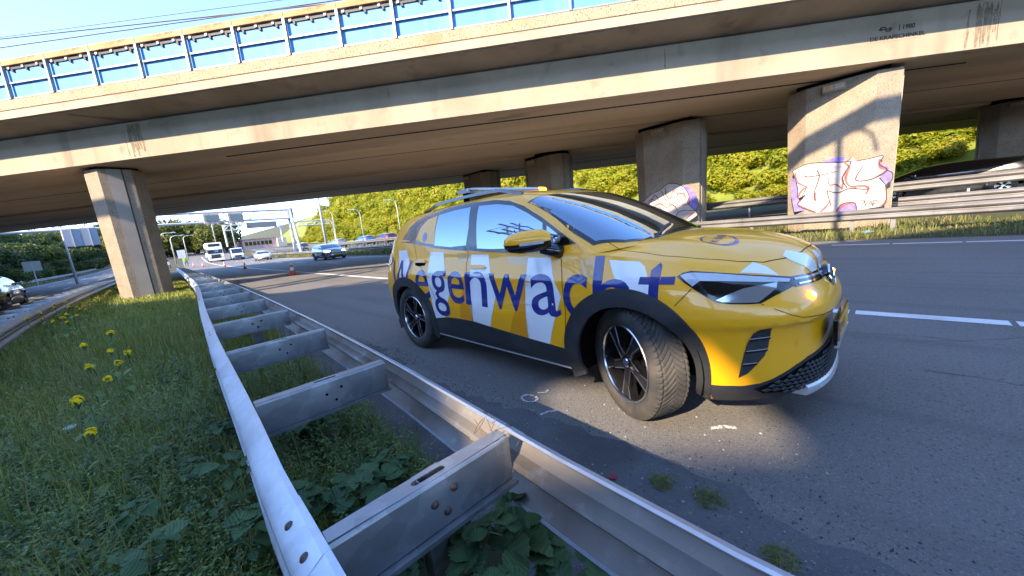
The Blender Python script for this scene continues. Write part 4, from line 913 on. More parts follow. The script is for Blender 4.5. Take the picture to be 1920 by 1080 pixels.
decal('bonnet_emblem_field', oval(.372, -.385, .088, .098), 'yellow', .0018, d=TOPD, g=.05, both=False)
V, F_ = glyph('ANWB', .02); bm = bmesh.new(); vs_ = [bm.verts.new((.345 + v[1] * .068, -.465 + v[0] * .060, 1.3)) for v in V]
for f in F_: bm.faces.new([vs_[i] for i in f])
onbody(bm, Vector(TOPD), .0025, None, None, wall=False); finish(bm, 'emblem_text', 'blue_vinyl', BODY, False, True)
# roof: rails, light bar
for s_ in (-1, 1):
    pts = []
    for i in range(25):
        t = i / 24; x = -2.72 + 1.62 * t; h = BVH.ray_cast(Vector((x, s_ * .585, 4)), Vector((0, 0, -1)))[0]; pts.append(Vector((x, s_ * .585, h.z + .048 * min(1, 6 * t, 6 * (1 - t)) + .002)))
    q = MB(); q.sweep([(-.016, -.014), (.016, -.014), (.013, .014), (-.013, .014)], [(p, (0, 1, 0), (0, 0, 1)) for p in pts]); q.ob('roof_rail', M['gloss_black'], BODY, smooth=True, angle=50)
rz = BVH.ray_cast(Vector((-1.93, 0, 4)), Vector((0, 0, -1)))[0].z
LB = empty('light_bar', (-1.93, 0, rz)); LB.parent = BODY
for s_ in (-1, 1): MB().box(-.05, .05, s_ * .52 - .04, s_ * .52 + .04, -.05, .035).ob('bar_foot', M['gloss_black'], LB)
lb = MB(); prof = [(-.135, .035), (.135, .035), (.145, .050), (.13, .078), (-.13, .078), (-.145, .050)]
lb.sweep(prof, [(Vector((0, y, 0)), Vector((1 - e, 0, 0)), Vector((0, 0, 1))) for y, e in ((-.60, .45), (-.57, .12), (-.5, 0), (.42, 0))]); lb.ob('bar_cover', pmat('bar_cover_clear', (.52, .54, .56), rough=.12, coat=1.), LB, smooth=True, angle=30)
lb = MB(); lb.sweep(prof, [(Vector((0, y, 0)), Vector((1 - e, 0, 0)), Vector((0, 0, 1))) for y, e in ((.421, 0), (.5, 0), (.57, .12), (.60, .45))]); lb.ob('bar_beacon', M['amber_on'], LB, smooth=True, angle=30)
MB().box(-.148, .148, -.585, .42, .048, .053).ob('bar_seam', M['gloss_black'], LB)
for y in (-.56, -.30): MB().box(.11, .147, y - .05, y + .05, .054, .066).ob('bar_lamp', M['lens_grey'], LB)
# mirrors
for s_ in (-1, 1):
    mr = empty('door_mirror', (0, 0, 0)); mr.parent = BODY
    a = Vector((-.575, s_ * .93, 1.205)); b = Vector((-.80, s_ * 1.115, 1.195)); ax_ = (b - a); L_ = ax_.length; ax_.normalize(); pr = Vector((0, 0, 1)).cross(ax_).normalized() * (1 if s_ < 0 else -1)
    sec = [(-.03, .55), (.02, .92), (.10, 1.0), (.20, .95), (.27, .78), (.305, .42), (.312, .1)]; n = 20
    for nm, mt, lo, hi in (('mirror_cap', 'yellow', -.10, 1.01), ('mirror_base', 'gloss_black', -1.01, -.10)):
        q = MB(); fr = []
        rings = []
        for s2, k in sec:
            ring = []
            for j in range(n + 1):
                zz = hi + (lo - hi) * j / n; c_ = math.sqrt(max(0, 1 - min(1, abs(zz)) ** 2.6)); ring.append(a + ax_ * s2 + pr * (.078 * k * c_) + Vector((0, 0, .082 * k * zz)))
            for j in range(n, -1, -1):
                zz = hi + (lo - hi) * j / n; c_ = math.sqrt(max(0, 1 - min(1, abs(zz)) ** 2.6)); ring.append(a + ax_ * s2 - pr * (.050 * k * c_) + Vector((0, 0, .082 * k * zz)))
            rings.append(ring)
        m_ = len(rings[0]); V = [v for r_ in rings for v in r_]
        q.add(V, [(i * m_ + k, i * m_ + (k + 1) % m_, (i + 1) * m_ + (k + 1) % m_, (i + 1) * m_ + k) for i in range(len(rings) - 1) for k in range(m_)]); q.ob(nm, M[mt], mr, smooth=True, angle=50)
    q = MB(); q.sweep([(-.006, -.010), (.006, -.010), (.006, .010), (-.006, .010)], [(a + ax_ * s2 + pr * (.078 * k + .001) + Vector((0, 0, -.010)), pr, Vector((0, 0, 1))) for s2, k in ((.02, .92), (.10, 1.0), (.19, .96))]); q.ob('mirror_indicator', M['lens_grey'], mr)
    q = MB(); q.tube([(-.52, s_ * .845, 1.10), (-.55, s_ * .89, 1.12), (-.61, s_ * .965, 1.145)], [.055, .045, .036], n=10); q.ob('mirror_foot', M['gloss_black'], mr, smooth=True)
# tail lamps (their edge shows)
decal('tail_lamp', [(-3.55,0,1.15),(-3.25,0,1.135),(-3.13,0,1.075),(-3.2,0,1.0),(-3.55,0,.98)], 'red_lens', .01)
decal('tail_lamp_trim', [(-3.27,0,1.12),(-3.16,0,1.08),(-3.22,0,1.02),(-3.30,0,1.03)], 'gloss_black', .012)
# wheels
def tyre_mesh():
    NA, prof = 744, []
    Wt, Ro = .118, WZ
    ys = [-.117, -.1165, -.112, -.104, -.096, -.088, -.080, -.072, -.064, -.056, -.048, -.040, -.032, -.024, -.016, -.008, 0, .008, .016, .024, .032, .040, .048, .056, .064, .072, .080, .088, .096, .104, .112, .1165, .117]
    V = []; n = len(ys); base = []
    for y in ys:
        t = abs(y) / Wt; base.append(Ro - .004 * t ** 2 - .050 * max(0, (t - .80) / .20) ** 2.2)
    rows = [(.262, -.098), (.275, -.112), (.300, -.119)] + [(b_, y) for b_, y in zip(base, ys)] + [(.300, .119), (.275, .112), (.262, .098)]
    m_ = len(rows)
    for k in range(NA):
        a = 2 * math.pi * k / NA
        for (r_, y) in rows:
            rr_ = r_
            if r_ > .318 and abs(y) < .108:
                ph = (k / NA * 62 + 3.4 * abs(y) / .11 - 1.0 * (abs(y) / .11) ** 2) % 1.0    # swept chevron grooves
                if ph < .30: rr_ -= .0065
                ph2 = (k / NA * 124 + 2.0 * abs(y) / .11) % 1.0
                if abs(y) > .078 and abs(abs(y) - .080) < .004: rr_ -= .006
            V.append((rr_ * math.cos(a), y, rr_ * math.sin(a)))
    F_ = [(k * m_ + j, k * m_ + j + 1, ((k + 1) % NA) * m_ + j + 1, ((k + 1) % NA) * m_ + j) for k in range(NA) for j in range(m_ - 1)]
    me = mesh('tyre', V, F_, M['rubber'], smooth=True); me.set_sharp_from_angle(angle=R(35)); return me
TYRE = tyre_mesh()
def rim_meshes():
    barrel = MB().lathe([(.262, -.098), (.250, -.100), (.246, -.085), (.236, -.06), (.232, .09), (.262, .098)], n=48, axis='y')
    lip = MB().lathe([(.262, -.100), (.256, -.106), (.247, -.104), (.243, -.094)], n=48, axis='y')
    disc = MB().lathe([(.0, .02), (.16, .02), (.165, .03), (.165, .05)], n=32, axis='y')
    spk = MB(); fac = MB()
    for i in range(5):
        a = 2 * math.pi * i / 5 + .3
        def T(p, y): return (p[0] * math.cos(a) - p[1] * math.sin(a), y, p[0] * math.sin(a) + p[1] * math.cos(a))
        # black twisted spoke body and two bright machined ridges, one blade wider than the other
        body = [(.045, -.032), (.11, -.040), (.245, -.088), (.247, .02), (.16, .010), (.045, .032)]
        V = [T(p, -.075 if p[0] < .06 else -.088) for p in body] + [T(p, -.03) for p in body]; n = 6
        spk.add(V, [tuple(range(n)), tuple(range(2 * n - 1, n - 1, -1))] + [(k, (k + 1) % n, n + (k + 1) % n, n + k) for k in range(n)])
        for pl in ([(.040, -.024), (.12, -.034), (.244, -.085), (.245, -.066), (.20, -.058), (.12, -.026)], [(.045, .028), (.13, .016), (.150, .020), (.05, .036)], [(.150, .0065), (.246, .004), (.247, .018), (.155, .0125)]):
            P = [T(p, -.0765 if p[0] < .06 else -.0905) for p in pl]; n = len(P); fac.add(P + [T(p, -.07) for p in pl], [tuple(range(n))] + [(k, (k + 1) % n, n + (k + 1) % n, n + k) for k in range(n)])
    hub = MB().lathe([(0, -.088), (.026, -.088), (.032, -.082), (.034, -.05)], n=24, axis='y'); disc2 = MB().lathe([(.034, -.07), (.050, -.066), (.052, -.03)], n=24, axis='y')
    return [('rim_barrel', barrel.me('rim_barrel', M['blackrim'], True, 40)), ('rim_lip', lip.me('rim_lip', M['alloy'], True, 40)), ('brake_disc', disc.me('brake_disc', M['blackrim'], True, 40)),
            ('spokes', spk.me('spokes', M['blackrim'])), ('spoke_facings', fac.me('spoke_facings', M['alloy'])), ('hub_cap', hub.me('hub_cap', M['chrome'], True, 40)), ('hub_ring', disc2.me('hub_ring', M['blackrim'], True, 40))]
RIM = rim_meshes()
for x in (0, -WB):
    for s_ in (-1, 1):
        wr = empty('wheel', (x, s_ * .795, WZ)); wr.parent = CAR
        wr.rotation_euler = (0, 0, (R(-27) if x == 0 else 0) + (0 if s_ < 0 else math.pi))
        t_ = link('tyre', TYRE, wr); 
        if s_ > 0: t_.scale = (1, 1, 1)
        for nm, me_ in RIM: link(nm, me_, wr, rot=(0, .5 if x == 0 else .1, 0))
GRAF1 = {'purple': [[(2.058,1.848),(1.956,1.907),(1.827,1.661),(1.888,1.315),(1.811,0.999),(1.643,0.817),(1.972,0.794),(2.064,1.338)],[(1.294,2.296),(1.016,2.355),(0.756,2.318),(0.829,2.17),(1.084,2.185)],[(-0.011,2.011),(-0.161,1.873),(-0.256,1.681),(-0.25,1.484),(-0.156,1.343),(0.003,1.613)],[(0.929,0.705),(0.788,0.894),(0.56,0.935),(0.448,0.776),(0.451,0.681)],[(1.015,1.463),(0.876,1.491),(0.78,1.353),(0.906,1.313)],[(1.209,0.833),(1.099,0.969),(1.035,0.741)]], 'white': [[(2.043,2.124),(1.661,2.278),(1.085,2.218),(0.757,2.17),(0.621,2.291),(0.512,2.146),(0.242,2.167),(-0.041,2.186),(0.026,1.974),(-0.141,1.767),(0.017,1.571),(-0.122,1.37),(-0.167,0.914),(-0.088,0.751),(0.445,0.695),(0.514,0.925),(0.782,0.918),(0.914,0.714),(1.283,0.726),(1.42,0.724),(1.881,1.007),(1.691,1.289),(1.878,1.237),(1.901,1.52),(1.994,1.964)]], 'pink': [[(1.693,1.964,0.046),(1.343,2.036,0.0517),(0.824,2.053,0.0402)],[(0.37,2.038,0.0402),(0.231,1.922,0.0575),(0.187,1.689,0.046)],[(0.789,1.101,0.0402),(0.474,1.226,0.046),(0.264,1.152,0.046)],[(0.037,1.303,0.0517),(0.022,0.983,0.0402),(0.147,0.813,0.0287)],[(1.64,1.483,0.0345),(1.688,1.79,0.046),(1.772,1.903,0.0287)]], 'red': [[(1.972,2.061,0.023),(1.907,1.749,0.0345),(1.683,1.579,0.023)],[(1.878,1.247,0.0172),(1.809,1.431,0.0402),(1.659,1.586,0.0172)],[(1.776,1.275,0.0144),(1.659,1.576,0.023)],[(0.786,2.162,0.023),(0.673,1.993,0.0402),(0.734,1.733,0.046),(0.678,1.49,0.0287),(0.479,1.358,0.0172)],[(0.621,1.411,0.023),(0.343,1.403,0.0402),(0.224,1.321,0.0402),(0.264,1.142,0.023)],[(0.027,2.116,0.0287),(-0.007,1.879,0.0517),(-0.119,1.766,0.0287),(0.165,1.563,0.023)],[(-0.166,0.937,0.0172),(-0.133,0.828,0.0402),(-0.039,0.747,0.023)],[(1.864,1.005,0.023),(1.644,0.853,0.0345),(1.42,0.724,0.023)],[(1.09,1.017,0.0172),(1.19,0.841,0.0402),(1.303,0.733,0.023)],[(0.878,0.725,0.0287),(0.716,0.896,0.0402),(0.514,0.921,0.023)],[(0.813,1.358,0.0287),(0.78,1.646,0.023)],[(1.092,1.527,0.0172),(0.951,1.53,0.0287),(0.799,1.375,0.0172)],[(1.439,1.356,0.0172),(1.457,1.185,0.0402),(1.423,1.081,0.0172)]], 'black': [[(2.043,2.124,0.0115),(1.661,2.278,0.0115),(1.085,2.218,0.0144),(0.758,2.175,0.0115),(0.621,2.291,0.0115)],[(0.512,2.146,0.0115),(0.242,2.167,0.0115),(-0.041,2.186,0.0115),(0.026,1.974,0.0144),(-0.141,1.767,0.0172),(0.175,1.565,0.0172),(0.507,1.603,0.0144),(0.368,1.983,0.0115)],[(1.732,1.936,0.0115),(1.651,1.873,0.0144),(1.338,1.88,0.0115),(0.936,1.927,0.0086)],[(1.42,2.04,0.0115),(1.36,1.835,0.0144),(1.435,1.504,0.0115),(1.469,1.31,0.0115),(1.431,1.097,0.0115)],[(1.162,1.377,0.0115),(0.905,1.275,0.0144),(0.673,1.357,0.0144),(0.478,1.339,0.0144),(0.27,1.282,0.0115),(0.211,1.319,0.0115)],[(1.162,1.377,0.0115),(1.109,1.141,0.0115),(1.048,0.889,0.0115)],[(-0.141,1.767,0.0115),(-0.256,1.677,0.0115),(-0.257,1.483,0.0115),(-0.156,1.343,0.0115),(-0.167,0.914,0.0115),(-0.088,0.751,0.0115)],[(0.757,2.166,0.0115),(0.633,2.133,0.0144),(0.811,1.698,0.0172),(0.692,1.397,0.0115)],[(2.043,2.124,0.0115),(1.985,1.937,0.0115),(1.893,1.519,0.0144),(1.878,1.237,0.0115),(1.692,1.3,0.0115),(1.881,1.007,0.0144),(1.42,0.724,0.0115)],[(0.914,0.714,0.0115),(0.782,0.918,0.0144),(0.514,0.925,0.0144),(0.445,0.695,0.0115)],[(0.41,0.96,0.0086),(0.29,0.969,0.0086),(0.352,0.813,0.0086)],[(0.282,0.945,0.0086),(0.266,0.817,0.0086),(0.221,0.938,0.0086)],[(0.197,0.796,0.0086),(0.153,0.93,0.0086),(0.113,0.786,0.0086)],[(0.096,0.784,0.0086),(0.093,0.946,0.0086),(-0.016,0.887,0.0086),(0.089,0.844,0.0086)],[(1.116,1.795,0.0086),(1.14,1.631,0.0086),(1.061,1.498,0.0086)]]}
GRAF2 = {'purple': [[(5.671,2.246),(5.208,2.05),(5.023,1.752),(4.984,1.371),(5.079,1.12),(5.314,1.36),(5.352,1.795)],[(6.32,1.947),(6.167,2.0),(6.123,1.797)],[(6.279,1.667),(6.076,1.692),(6.031,1.539)]], 'white': [[(7.303,1.632),(6.786,2.008),(6.417,2.124),(6.097,2.324),(5.742,2.271),(5.462,2.072),(5.297,1.741),(5.349,1.46),(5.065,1.143),(5.009,0.97),(5.374,0.727),(5.802,0.92),(6.497,1.287),(6.862,1.454)]], 'pink': [[(6.164,2.099,0.0369),(6.024,1.785,0.0369),(5.687,1.597,0.0369)],[(6.697,1.564,0.0317),(6.284,1.517,0.0369)],[(5.604,1.05,0.0528),(5.227,1.063,0.0264)]], 'red': [[(6.212,2.179,0.0211),(6.19,1.905,0.0317),(6.026,1.711,0.0211),(5.909,2.005,0.0211),(5.715,2.036,0.0211)],[(5.777,1.875,0.0211),(5.491,1.852,0.0369),(5.439,1.639,0.0211)],[(6.729,1.439,0.0211),(6.461,1.578,0.0369),(6.186,1.381,0.0211)],[(6.91,1.588,0.0158),(6.657,1.94,0.0264),(6.483,1.691,0.0211)],[(5.515,0.797,0.0211),(5.228,1.015,0.0317),(5.042,1.141,0.0158)],[(5.548,1.41,0.0211),(5.303,1.465,0.0317),(5.289,1.692,0.0211)],[(6.68,1.332,0.0211),(6.492,1.439,0.0211),(6.343,1.272,0.0211)],[(5.85,0.949,0.0211),(5.698,1.158,0.0211),(5.506,1.187,0.0158)]], 'black': [[(7.303,1.632,0.0106),(6.786,2.008,0.0106),(6.417,2.124,0.0106),(6.097,2.324,0.0106),(5.742,2.271,0.0132),(5.462,2.072,0.0106),(5.297,1.741,0.0132),(5.349,1.46,0.0106),(5.065,1.143,0.0106),(5.009,0.97,0.0106),(5.374,0.727,0.0106)],[(6.367,2.077,0.0106),(6.178,1.655,0.0132),(5.983,1.484,0.0106),(5.79,1.364,0.0106)],[(6.969,1.465,0.0106),(6.848,1.786,0.0132),(6.537,1.647,0.0106)],[(6.186,1.381,0.0106),(5.934,1.478,0.0132),(5.745,1.212,0.0106)],[(5.919,2.016,0.0106),(5.728,1.893,0.0106),(5.781,1.705,0.0106)],[(5.849,0.974,0.0106),(5.601,1.197,0.0106),(5.088,1.155,0.0106)]]}
# ------------------------------------------------------------------ graffiti on two pier faces
GM = {'white': pmat('graffiti_white', (.42, .375, .35), (.50, .455, .43), scale=4, rough=.9, bump=.6, bscale=60, layers=(((.50, .40, .36), 2.5, .55, .75, .5), ((.30, .25, .2), 40., .62, .7, .5))), 'purple': pmat('graffiti_purple', (.13, .10, .42), (.24, .20, .52), scale=5, rough=.9, bump=.5, bscale=60),
      'pink': pmat('graffiti_pink', (.46, .27, .27), (.44, .33, .34), scale=12, rough=.9, bump=.5, bscale=60), 'red': pmat('graffiti_red', (.25, .055, .055), (.33, .13, .125), scale=9, rough=.9, bump=.5, bscale=60), 'black': pmat('graffiti_black', (.035, .022, .028), (.09, .05, .055), scale=14, rough=.9)}
def graffiti(pr, data, top):
    po = (BRM @ pr.matrix_local).translation; g = empty('graffiti'); g.parent = pr
    def P(y, z, off): return (-.8 * (.965 + .035 * z / top) - off, y - po.y, z)
    for i, k in enumerate(('purple', 'white', 'pink', 'red', 'black')):
        q = MB(); off = .0025 + .0012 * i
        for s_ in data[k]:
            if k in ('purple', 'white'): q.add([P(y, z, off) for y, z in s_], [tuple(range(len(s_)))]); continue
            # smooth stroke of varying width
            S = []; n = len(s_)
            for a in range(n - 1):
                p0, p1, p2, p3 = s_[max(a - 1, 0)], s_[a], s_[a + 1], s_[min(a + 2, n - 1)]
                for j in range(6):
                    t = j / 6; S.append(tuple(.5 * ((2 * p1[c]) + (p2[c] - p0[c]) * t + (2 * p0[c] - 5 * p1[c] + 4 * p2[c] - p3[c]) * t * t + (3 * p1[c] - p0[c] - 3 * p2[c] + p3[c]) * t ** 3) for c in range(3)))
            S.append(s_[-1]); V = []
            for a in range(len(S)):
                dy = S[min(a + 1, len(S) - 1)][0] - S[max(a - 1, 0)][0]; dz = S[min(a + 1, len(S) - 1)][1] - S[max(a - 1, 0)][1]; l = math.hypot(dy, dz) or 1; w_ = S[a][2] * {'red': .8, 'black': 1.1}.get(k, 1.0)
                V += [P(S[a][0] - dz / l * w_, S[a][1] + dy / l * w_, off), P(S[a][0] + dz / l * w_, S[a][1] - dy / l * w_, off)]
            q.add(V, [(2 * a, 2 * a + 1, 2 * a + 3, 2 * a + 2) for a in range(len(S) - 1)])
        me = q.me('paint_' + k, GM[k], fix=False); bm = bmesh.new(); bm.from_mesh(me); bmesh.ops.triangulate(bm, faces=[f for f in bm.faces if len(f.verts) > 4]); bm.to_mesh(me); bm.free(); link('paint_' + k, me, g, kind='stuff')
graffiti(PIERS[0], GRAF1, 4.55); graffiti(PIERS[1], GRAF2, 4.58)

# ------------------------------------------------------------------ other vehicles: a plain car made of the same kinds of parts
def child(n_): return [o for o in bpy.data.objects if o.name.split('.')[0] == n_ and o.parent == BODY]
TY2 = MB().lathe([(.20, -.095), (.30, -.105), (.325, -.09), (.328, .09), (.30, .105), (.20, .095)], n=28, axis='y').me('tyre', M['rubber'], True, 40)
RM2 = MB().lathe([(.0, -.07), (.05, -.075), (.06, -.06), (.19, -.07), (.205, -.095), (.21, .05)], n=28, axis='y').me('rim', M['alloy'], True, 40)
q = MB()
for i in range(5):
    a = 2 * math.pi * i / 5
    q.add([(.06 * math.cos(a - .5), -.072, .06 * math.sin(a - .5)), (.19 * math.cos(a - .28), -.078, .19 * math.sin(a - .28)), (.19 * math.cos(a + .28), -.078, .19 * math.sin(a + .28)), (.06 * math.cos(a + .5), -.072, .06 * math.sin(a + .5))], [(0, 1, 2, 3)])
GAP2 = q.me('rim_openings', M['void'], fix=False)
lampw = pmat('headlamp_on', (.9, .92, .95), rough=.2, emit=(1, .97, .9), es=5.)
def plain_car(name, label, loc, rz, paint, scale=(1, 1, .9), lit=False, lowroof=1.0, group=None):
    root = empty(name, loc, rz, label=label, cat='car', group=group); root.scale = scale
    b = link('body', body_me, root); b.material_slots[0].link = 'OBJECT'; b.material_slots[0].material = paint
    for nm, mt in (('window_frame', M['gloss_black']), ('windscreen_frame', M['darkglass']), ('headlight', lampw if lit else M['lens_grey']), ('lower_valance', M['clad']), ('tail_lamp', M['red_lens']), ('rear_window', M['darkglass']), ('air_intake', M['clad']), ('sill_cladding', M['clad'])):
        for o in child(nm):
            c = link({'window_frame': 'side_window', 'windscreen_frame': 'windscreen'}.get(nm, nm), o.data, b); c.material_slots[0].link = 'OBJECT'; c.material_slots[0].material = mt
    MB().box(.925, .945, -.26, .26, .47, .59).ob('number_plate', M['plate'], b); MB().box(-3.735, -3.715, -.26, .26, .62, .74).ob('number_plate', M['plate'], b)
    MB().box(-2.3, -.45, -.82, .82, .2, .3).ob('underbody', M['void'], b)
    for s_ in (-1, 1):
        q = MB(); q.box(-.66, -.52, s_ * .93 - .10, s_ * .93 + .10, 1.13, 1.26); q.ob('mirror', paint, b, bevel=.03)
        for x in (0, -WB):
            w_ = empty('wheel', (x, s_ * .80, .335)); w_.parent = root; w_.rotation_euler = (0, 0, 0 if s_ < 0 else math.pi); w_.scale = (1, 1, 1)
            link('tyre', TY2, w_); link('rim', RM2, w_); link('rim_openings', GAP2, w_)
    return root
def paintm(n, c, metal=.3): return pmat(n, c, rough=.25, metal=metal, coat=1.)
ZR = lambda y, z=0: z + RISE(y)
plain_car('sedan', 'silver grey car driving towards the camera with headlights on', (12.05, 34.6, 0), R(-92), paintm('silver_grey', (.30, .34, .38)), (1.02, 1.02, .86), True)
plain_car('sedan', 'white car in the far lane behind the silver grey car', (12.9, 66, .01), R(-93), paintm('white_car', (.74, .75, .76), 0), (1, 1, .86))
plain_car('hatchback', 'black car at the left edge beyond the median guard rail', (-5.15, 28.6, 0), R(89), paintm('black_car', (.008, .008, .009), 0), (1, 1, .90))
plain_car('estate_car', 'dark estate car passing behind the raised guard rail at right', (24.2, -.35, .61), R(91), paintm('dark_car', (.010, .011, .012), 0), (1.08, 1, .84))
for lab, x, y, c in (('blue car seen from behind on the opposite carriageway', 24.5, 57.5, (.05, .12, .26)), ('dark maroon car ahead of the blue one on the opposite carriageway', 25.0, 51.5, (.06, .012, .016)), ('grey car farther off on the opposite carriageway', 23.5, 66, (.22, .24, .25)), ('distant dark car beside the far gantry foot', 22.8, 84, (.03, .035, .045))):
    plain_car('car', lab, (x, y, ZR(y, .61)), R(88), paintm('car_paint', c), (1, 1, .9))
# lorry and van
wp = pmat('white_cab_paint', (.75, .75, .74), (.70, .70, .69), scale=2, rough=.3, coat=.6)
def wheel_simple(par, x, y, r, wd):
    q = MB().lathe([(0, -wd), (r * .55, -wd), (r * .6, -wd * .8), (r * .95, -wd), (r, -wd * .7), (r, wd * .7), (r * .95, wd), (0, wd)], n=20, axis='y'); q.ob('wheel', M['rubber'], par, smooth=True, angle=40, loc=(x, y, r))
lo = empty('lorry', (10.1, 92, ZR(92)), R(-94), label='white articulated lorry heading towards the camera in the slow lane', cat='lorry')
MB().prism([(0, .95), (.06, 1.1), (.0, 2.6), (-.18, 3.0), (-.5, 3.75), (-2.1, 3.8), (-2.1, .55), (-.1, .55)], -1.22, 1.22, axis='y').ob('cab', wp, lo, bevel=.04)
MB().prism([(.075, 1.72), (-.01, 2.62), (-.01, 2.62), (-.03, 2.60), (.05, 1.70)], -1.12, 1.12, axis='y').ob('windscreen', M['darkglass'], lo)
MB().box(.03, .09, -.72, .72, .75, 1.52).ob('radiator_grille', M['clad'], lo); MB().prism([(-.18, 3.08), (-.42, 3.6), (-.40, 3.62), (-.15, 3.09)], -.9, .9, axis='y').ob('roof_sign', M['gloss_black'], lo)
for s_ in (-1, 1):
    MB().box(.0, .10, s_ * 1.02 - .18, s_ * 1.02 + .18, .78, 1.02).ob('headlight', M['lens_grey'], lo, bevel=.02); MB().box(-.15, .08, s_ * 1.42 - .13, s_ * 1.42 + .13, 1.9, 2.75).ob('mirror', M['gloss_black'], lo, bevel=.03)
    MB().box(-1.2, -.35, s_ * 1.223 - .004, s_ * 1.223 + .004, 1.75, 2.5).ob('side_window', M['darkglass'], lo)
    for x in (-.9, -3.6, -8.5, -9.8, -11.1): wheel_simple(lo, x, s_ * 1.0, .5, .16)
MB().box(-.1, .12, -1.2, 1.2, .32, .72).ob('bumper', wp, lo, bevel=.05)
MB().box(-13.2, -2.5, -1.25, 1.25, 1.15, 3.9).ob('trailer', pmat('trailer_white', (.72, .72, .71), rough=.5), lo, bevel=.03)
va = empty('van', (13.3, 90, ZR(90)), R(-94), label='pale bluish panel van beside the lorry', cat='van')
MB().prism([(.1, .45), (.12, .95), (-.05, 1.15), (-.75, 1.32), (-1.35, 2.25), (-1.6, 2.42), (-5.6, 2.42), (-5.65, .4), (.0, .35)], -.98, .98, axis='y').ob('van_body', pmat('van_paint', (.55, .60, .68), rough=.3, coat=.8), va, bevel=.06)  # one even pale blue-grey over the whole body
MB().prism([(-.78, 1.36), (-1.36, 2.24), (-1.34, 2.26), (-.75, 1.36)], -.86, .86, axis='y').ob('windscreen', M['darkglass'], va); MB().box(.08, .14, -.55, .55, .62, .98).ob('radiator_grille', M['clad'], va)
MB().box(.02, .16, -.95, .95, .34, .55).ob('bumper', M['clad'], va, bevel=.03)
for s_ in (-1, 1):
    MB().box(.0, .13, s_ * .76 - .16, s_ * .76 + .16, .80, 1.02).ob('headlight', M['lens_grey'], va, bevel=.02); MB().box(-1.0, -.9, s_ * 1.12 - .1, s_ * 1.12 + .1, 1.3, 1.65).ob('mirror', M['clad'], va, bevel=.02)
    for x in (-.75, -4.4): wheel_simple(va, x, s_ * .88, .36, .12)
# traffic cones
cone_o = pmat('cone_orange', (.62, .06, .015), rough=.55); cone_w = pmat('cone_white_band', (.72, .72, .72), rough=.4)
def cone(loc, lab):
    c = empty('traffic_cone', loc, .3, label=lab, cat='cone', group='cones along the closed shoulder')
    prof = lambda a, b: MB().lathe([(.145 - .155 * a, .03 + .72 * a), (.145 - .155 * b, .03 + .72 * b)], n=20, axis='z')
    for a, b, m_ in ((0, .28, cone_o), (.28, .5, cone_w), (.5, .66, cone_o), (.66, .84, cone_w), (.84, .95, cone_o)): prof(a, b).ob('band', m_, c, smooth=True)
    MB().box(-.20, .20, -.20, .20, 0, .035).ob('base', cone_o, c, bevel=.012); MB().lathe([(-.0, .722), (.0, .722)], n=4, axis='z') if 0 else None
cone((5.22, 21.2, 0), 'orange and white traffic cone nearest the camera on the edge line'); cone((6.0, 38.6, 0), 'second traffic cone, in the bridge shadow, left of the silver car')
cone((6.6, 55, 0), 'third traffic cone up the road in the shade'); cone((5.9, 70, .02), 'small far traffic cone by the curving edge line, right of the person'); cone((5.5, 79, .07), 'farthest traffic cone just right of the person')
# person in a hi-vis jacket, walking on the shoulder
def person(loc, rz):
    V = [(0, 0, .95), (0, .01, 1.15), (0, .02, 1.40), (0, .01, 1.50), (0, -.02, 1.60), (0, -.03, 1.70), (.17, .02, 1.42), (.24, .03, 1.15), (.22, -.10, .93), (.20, -.16, .85), (-.17, .02, 1.42), (-.25, .0, 1.14), (-.24, -.06, .90), (-.23, -.09, .81), (.09, 0, .90), (.11, -.10, .50), (.11, -.02, .10), (.11, -.16, .04), (-.09, 0, .90), (-.11, .08, .50), (-.12, .20, .12), (-.12, .08, .04)]
    E = [(0, 1), (1, 2), (2, 3), (3, 4), (4, 5), (2, 6), (6, 7), (7, 8), (8, 9), (2, 10), (10, 11), (11, 12), (12, 13), (0, 14), (14, 15), (15, 16), (16, 17), (0, 18), (18, 19), (19, 20), (20, 21)]
    RD = [.15, .16, .17, .065, .095, .085, .075, .06, .045, .04, .075, .06, .045, .04, .10, .075, .05, .045, .10, .075, .05, .045]
    me = bpy.data.meshes.new('person'); me.from_pydata(V, E, []); o = bpy.data.objects.new('person', me); COL.objects.link(o)
    md = o.modifiers.new('s', 'SKIN'); [setattr(me.skin_vertices[0].data[i], 'radius', (r_, r_ * .8)) for i, r_ in enumerate(RD)]; me.skin_vertices[0].data[0].use_root = True
    sb = o.modifiers.new('u', 'SUBSURF'); sb.levels = 1; sb.render_levels = 1
    dg = bpy.context.evaluated_depsgraph_get(); dg.update(); m2 = bpy.data.meshes.new_from_object(o.evaluated_get(dg)); bpy.data.objects.remove(o)
    m2.materials.clear()
    for c in ((.30, .62, .04), (.02, .025, .04), (.45, .28, .20), (.03, .022, .015)): m2.materials.append(pmat('cloth', c, rough=.8))
    for p in m2.polygons:
        z = p.center.z; p.material_index = 1 if z < .90 and abs(p.center.x) < .19 else 0 if z < 1.50 and z > .87 else 2; p.use_smooth = True
        if z > 1.66 or (z > 1.58 and p.center.y > .02): p.material_index = 3
    link('person', m2, loc=loc, rot=(0, 0, rz), label='person in a bright green hi-vis jacket standing on the closed shoulder', cat='person')
person((5.05, 84, ZR(84)), R(20))
